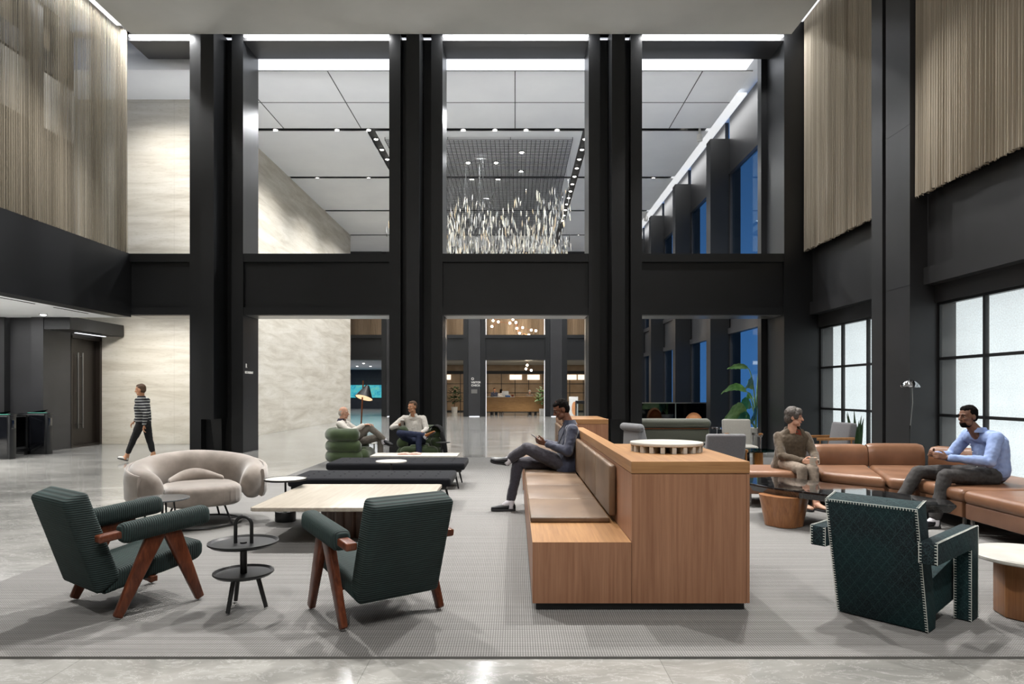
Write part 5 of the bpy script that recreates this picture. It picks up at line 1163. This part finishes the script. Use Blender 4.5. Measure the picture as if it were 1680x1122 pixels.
def glass_leaf(m, c, L, w, a, tilt):
    d = V(tilt*math.cos(a*1.7), tilt*math.sin(a*1.7), 1).normalized(); s_ = V(math.cos(a), math.sin(a), 0); n_ = d.cross(s_).normalized(); secs = []
    for u, k in ((-1, .05), (-.55, .75), (0, 1), (.55, .7), (1, .05)): p = c+d*L*u; secs.append([p-s_*w*k, p+n_*.008+n_*.02*(1-u*u), p+s_*w*k, p-n_*.004+n_*.02*(1-u*u)])
    o = len(m.vs); m.vs.extend(tuple(p) for r in secs for p in r)
    m.fs.extend([o+4*i+j, o+4*i+(j+1) % 4, o+4*i+4+(j+1) % 4, o+4*i+4+j] for i in range(4) for j in range(4)); m.fs.append([o+3, o+2, o+1, o]); m.fs.append([o+16, o+17, o+18, o+19])
def envelope(x, y):
    u = (x-(GX0+GX1)/2)/((GX1-GX0)/2); v = (y-GY0)/(GY1-GY0)
    lo = 5.75+.35*v; hi = 8.3+.55*abs(u)**1.5+.3*math.sin(v*9+u*5)-.75*math.exp(-(u-.3)**2*6)*(1-v*.6)
    return lo, hi
bulk = MB(); bmi = []; wires = MB(); cnt = 0; big = []
for k in range(4600):
    x = r3.uniform(GX0, GX1); y = GY0+(GY1-GY0)*r3.random(); lo, hi = envelope(x, y); z = lo+(hi-lo)*r3.random()**1.35
    mi = r3.choices(range(4), (36, 30, 24, 10))[0]; L = r3.uniform(.07, .19)*(1.25 if r3.random() < .15 else 1); w = r3.uniform(.009, .022)*(2.2 if r3.random() < .06 else 1)
    c = V(x+1.2, y-29, z-9.8)
    if y < 26 and len(big) < 100 and x > -2.2: big.append((c, L*1.1, w*1.15, mi, r3.uniform(0, PI), r3.uniform(-.25, .25))); 
    else: glass_leaf(bulk, c, L, w, r3.uniform(0, PI), r3.uniform(-.22, .22)); bmi.extend([mi]*18)
    if k % 5 == 0: o = len(wires.vs); wires.vs.extend((c.x+.0022*math.cos(q), c.y+.0022*math.sin(q), z_) for z_ in (c.z, -.09) for q in (0, 2.1, 4.2)); wires.fs.extend([o+j, o+(j+1) % 3, o+3+(j+1) % 3, o+3+j] for j in range(3))
for c, L, w, mi, a, ti in big: m = MB(); glass_leaf(m, c, L, w, a, ti); m.build('glass_leaf', gl[mi], t, ang=80)
bo = bulk.build('glass_leaves', gl, t, ang=80, kind='stuff'); assert len(bo.data.polygons) == len(bmi); bo.data.polygons.foreach_set('material_index', bmi)
wires.build('wires', M['joint'], t, smooth=False, kind='stuff')
K = 2.1
# ================================================================ light
wd = bpy.data.worlds.new('World'); SC.world = wd; wd.use_nodes = True; nt = wd.node_tree; bgn = nt.nodes['Background']
tc = nt.nodes.new('ShaderNodeTexCoord'); sp = nt.nodes.new('ShaderNodeSeparateXYZ'); rp = nt.nodes.new('ShaderNodeValToRGB')
nt.links.new(tc.outputs['Generated'], sp.inputs[0]); nt.links.new(sp.outputs['Z'], rp.inputs[0]); nt.links.new(rp.outputs[0], bgn.inputs[0])
e = rp.color_ramp.elements; e[0].position = 0; e[0].color = S('#3f6ea8'); e[1].position = .6; e[1].color = S('#16263f'); bgn.inputs[1].default_value = 1.7
def area(x, y, z, sx, sy, e, col=(1, 1, 1), rot=(0, 0, 0), spread=PI):
    l = bpy.data.lights.new('lamp_and_fill', 'AREA'); l.shape = 'RECTANGLE'; l.size = sx; l.size_y = sy; l.energy = e*K; l.color = col; l.spread = spread
    o = bpy.data.objects.new('lamp_and_fill', l); COL.objects.link(o); o.location = (x, y, z); o.rotation_euler = rot; return o
def spot(x, y, z, tx, ty, tz, e, ang=60, blend=.6, r=.12, col=(1, .97, .93)):
    l = bpy.data.lights.new('spot_and_fill', 'SPOT'); l.energy = e*K; l.spot_size = R(ang); l.spot_blend = blend; l.shadow_soft_size = r; l.color = col
    o = bpy.data.objects.new('spot_and_fill', l); COL.objects.link(o); o.location = (x, y, z)
    o.rotation_euler = (Vector((tx, ty, tz))-Vector((x, y, z))).to_track_quat('-Z', 'Y').to_euler(); return o
# lobby downlights in the ceiling (out of frame above); last two: added front fill
for (x, y, tx, ty, e_, an) in ((-4.2, 10.3, -2.6, 6.0, 1600, 95), (.2, 10.0, -.6, 6.0, 1250, 95), (3.9, 10.3, 2.2, 6.0, 1600, 95), (-1.6, 13.5, -2.0, 12.5, 700, 80), (5.2, 12.0, 4.8, 9, 800, 80), (3.6, 14.5, 3.6, 14.0, 600, 80), (-7.5, 13.0, -7.5, 13.0, 800, 85), (-1.5, -1.5, -1.2, 5.2, 700, 80), (3.0, -1.5, 2.4, 5.5, 700, 80)):
    spot(x, y, 9.86, tx, ty, 0, e_, an, .8, .07)
area(-1.3, 5.5, 9.88, 14, 10, 60, (1, .97, .93))  # broad fill added under the lobby ceiling, not a fixture
area(-1.3, -2, 9.7, 13, 6, 200, (1, .97, .93), rot=(R(25), 0, 0))  # added frontal fill, unseen behind the camera, tilted towards the upright faces
# wall washers, then added fill lights at the left
for a, b in bays: area((a+b)/2, DB-.13, ZB1+.03, b-a-.9, .05, 34, rot=(PI, 0, 0))
for a, b in bays: area((a+b)/2, DW-.18, ZC-.02, b-a, .08, 55, rot=(R(8), 0, 0))
area(6.86, 14.9, ZC+.27, 0.2, 3.2, 110, rot=(0, 0, 0)); area(6.86, 10.2, ZC+.27, 0.2, 3.4, 110)
area(-9.2, 12.5, 10.1, .1, 8, 110, rot=(0, R(-8), 0))
area(-12.2, 14, ZB0-.04, 3, 4, 120)  # added over the turnstiles so that bounce brightens the low ceiling
for x in (-11.5, -14): spot(x, 12, ZB0-.05, x, 12.2, 0, 1000, 120, .8)  # extra spots added there for the same bounce
area(-10.6, 12.5, ZC-.05, .6, 8, 60)  # fill added behind the sheer curtain, no fixture there
# far hall
for y in (20.4, 24, 29, 34):
    for x in (-5.6, -1.2, 3.2): spot(x, y, 9.76, x, y, 0, 620, 150, .5, .2, (.97, .98, 1))  # unseen spots added for the hall's overall light, apart from the modelled downlights
spot(4.8, 20.0, 9.75, 4.6, 19.2, 0, 900, 110, .7, .2); spot(5.6, 18.4, 9.75, 6.5, 18.7, 1.4, 700, 40, .8, .1)  # added spots to brighten the olive sofa and the banana plant
for y in (20.5, 24, 28, 32): spot(-6.3, y, 9.7, -8.75, y+.5, 2.0, 165, 110, .9, .15)  # unseen spots added to brighten the side face of the travertine
for x in (-10.2, -9.3): spot(x, 18.0, 9.7, x, 19.42, 3.2, 95, 120, .9)  # likewise added, for the front face of the travertine
for x in (-10.6, -9.0): spot(x, 17.25, ZB0-.06, x+.1, 19.42, 1.3, 90, 120, .9, .06)  # spots added under the beam to lift the lower travertine
area(0, 45, 3.38, 12, 5, 150, (1, .9, .78)); area(0, 42.8, 9.0, 14, 1, 260, (1, .9, .78)); area(-12, 50, 3.36, 6, 14, 200)
area(6.6, 29, 10.4, .5, 20, 80)
for x in (-8, -4, 0, 4): spot(x, 38.8, 9.7, x, 39, 0, 450, 140, .6, .2)
SC.cycles.max_bounces = 8; SC.cycles.diffuse_bounces = 4; SC.cycles.glossy_bounces = 4; SC.cycles.transparent_max_bounces = 12; SC.cycles.transmission_bounces = 4
SC.cycles.sample_clamp_indirect = 6; SC.cycles.caustics_reflective = False; SC.cycles.caustics_refractive = False
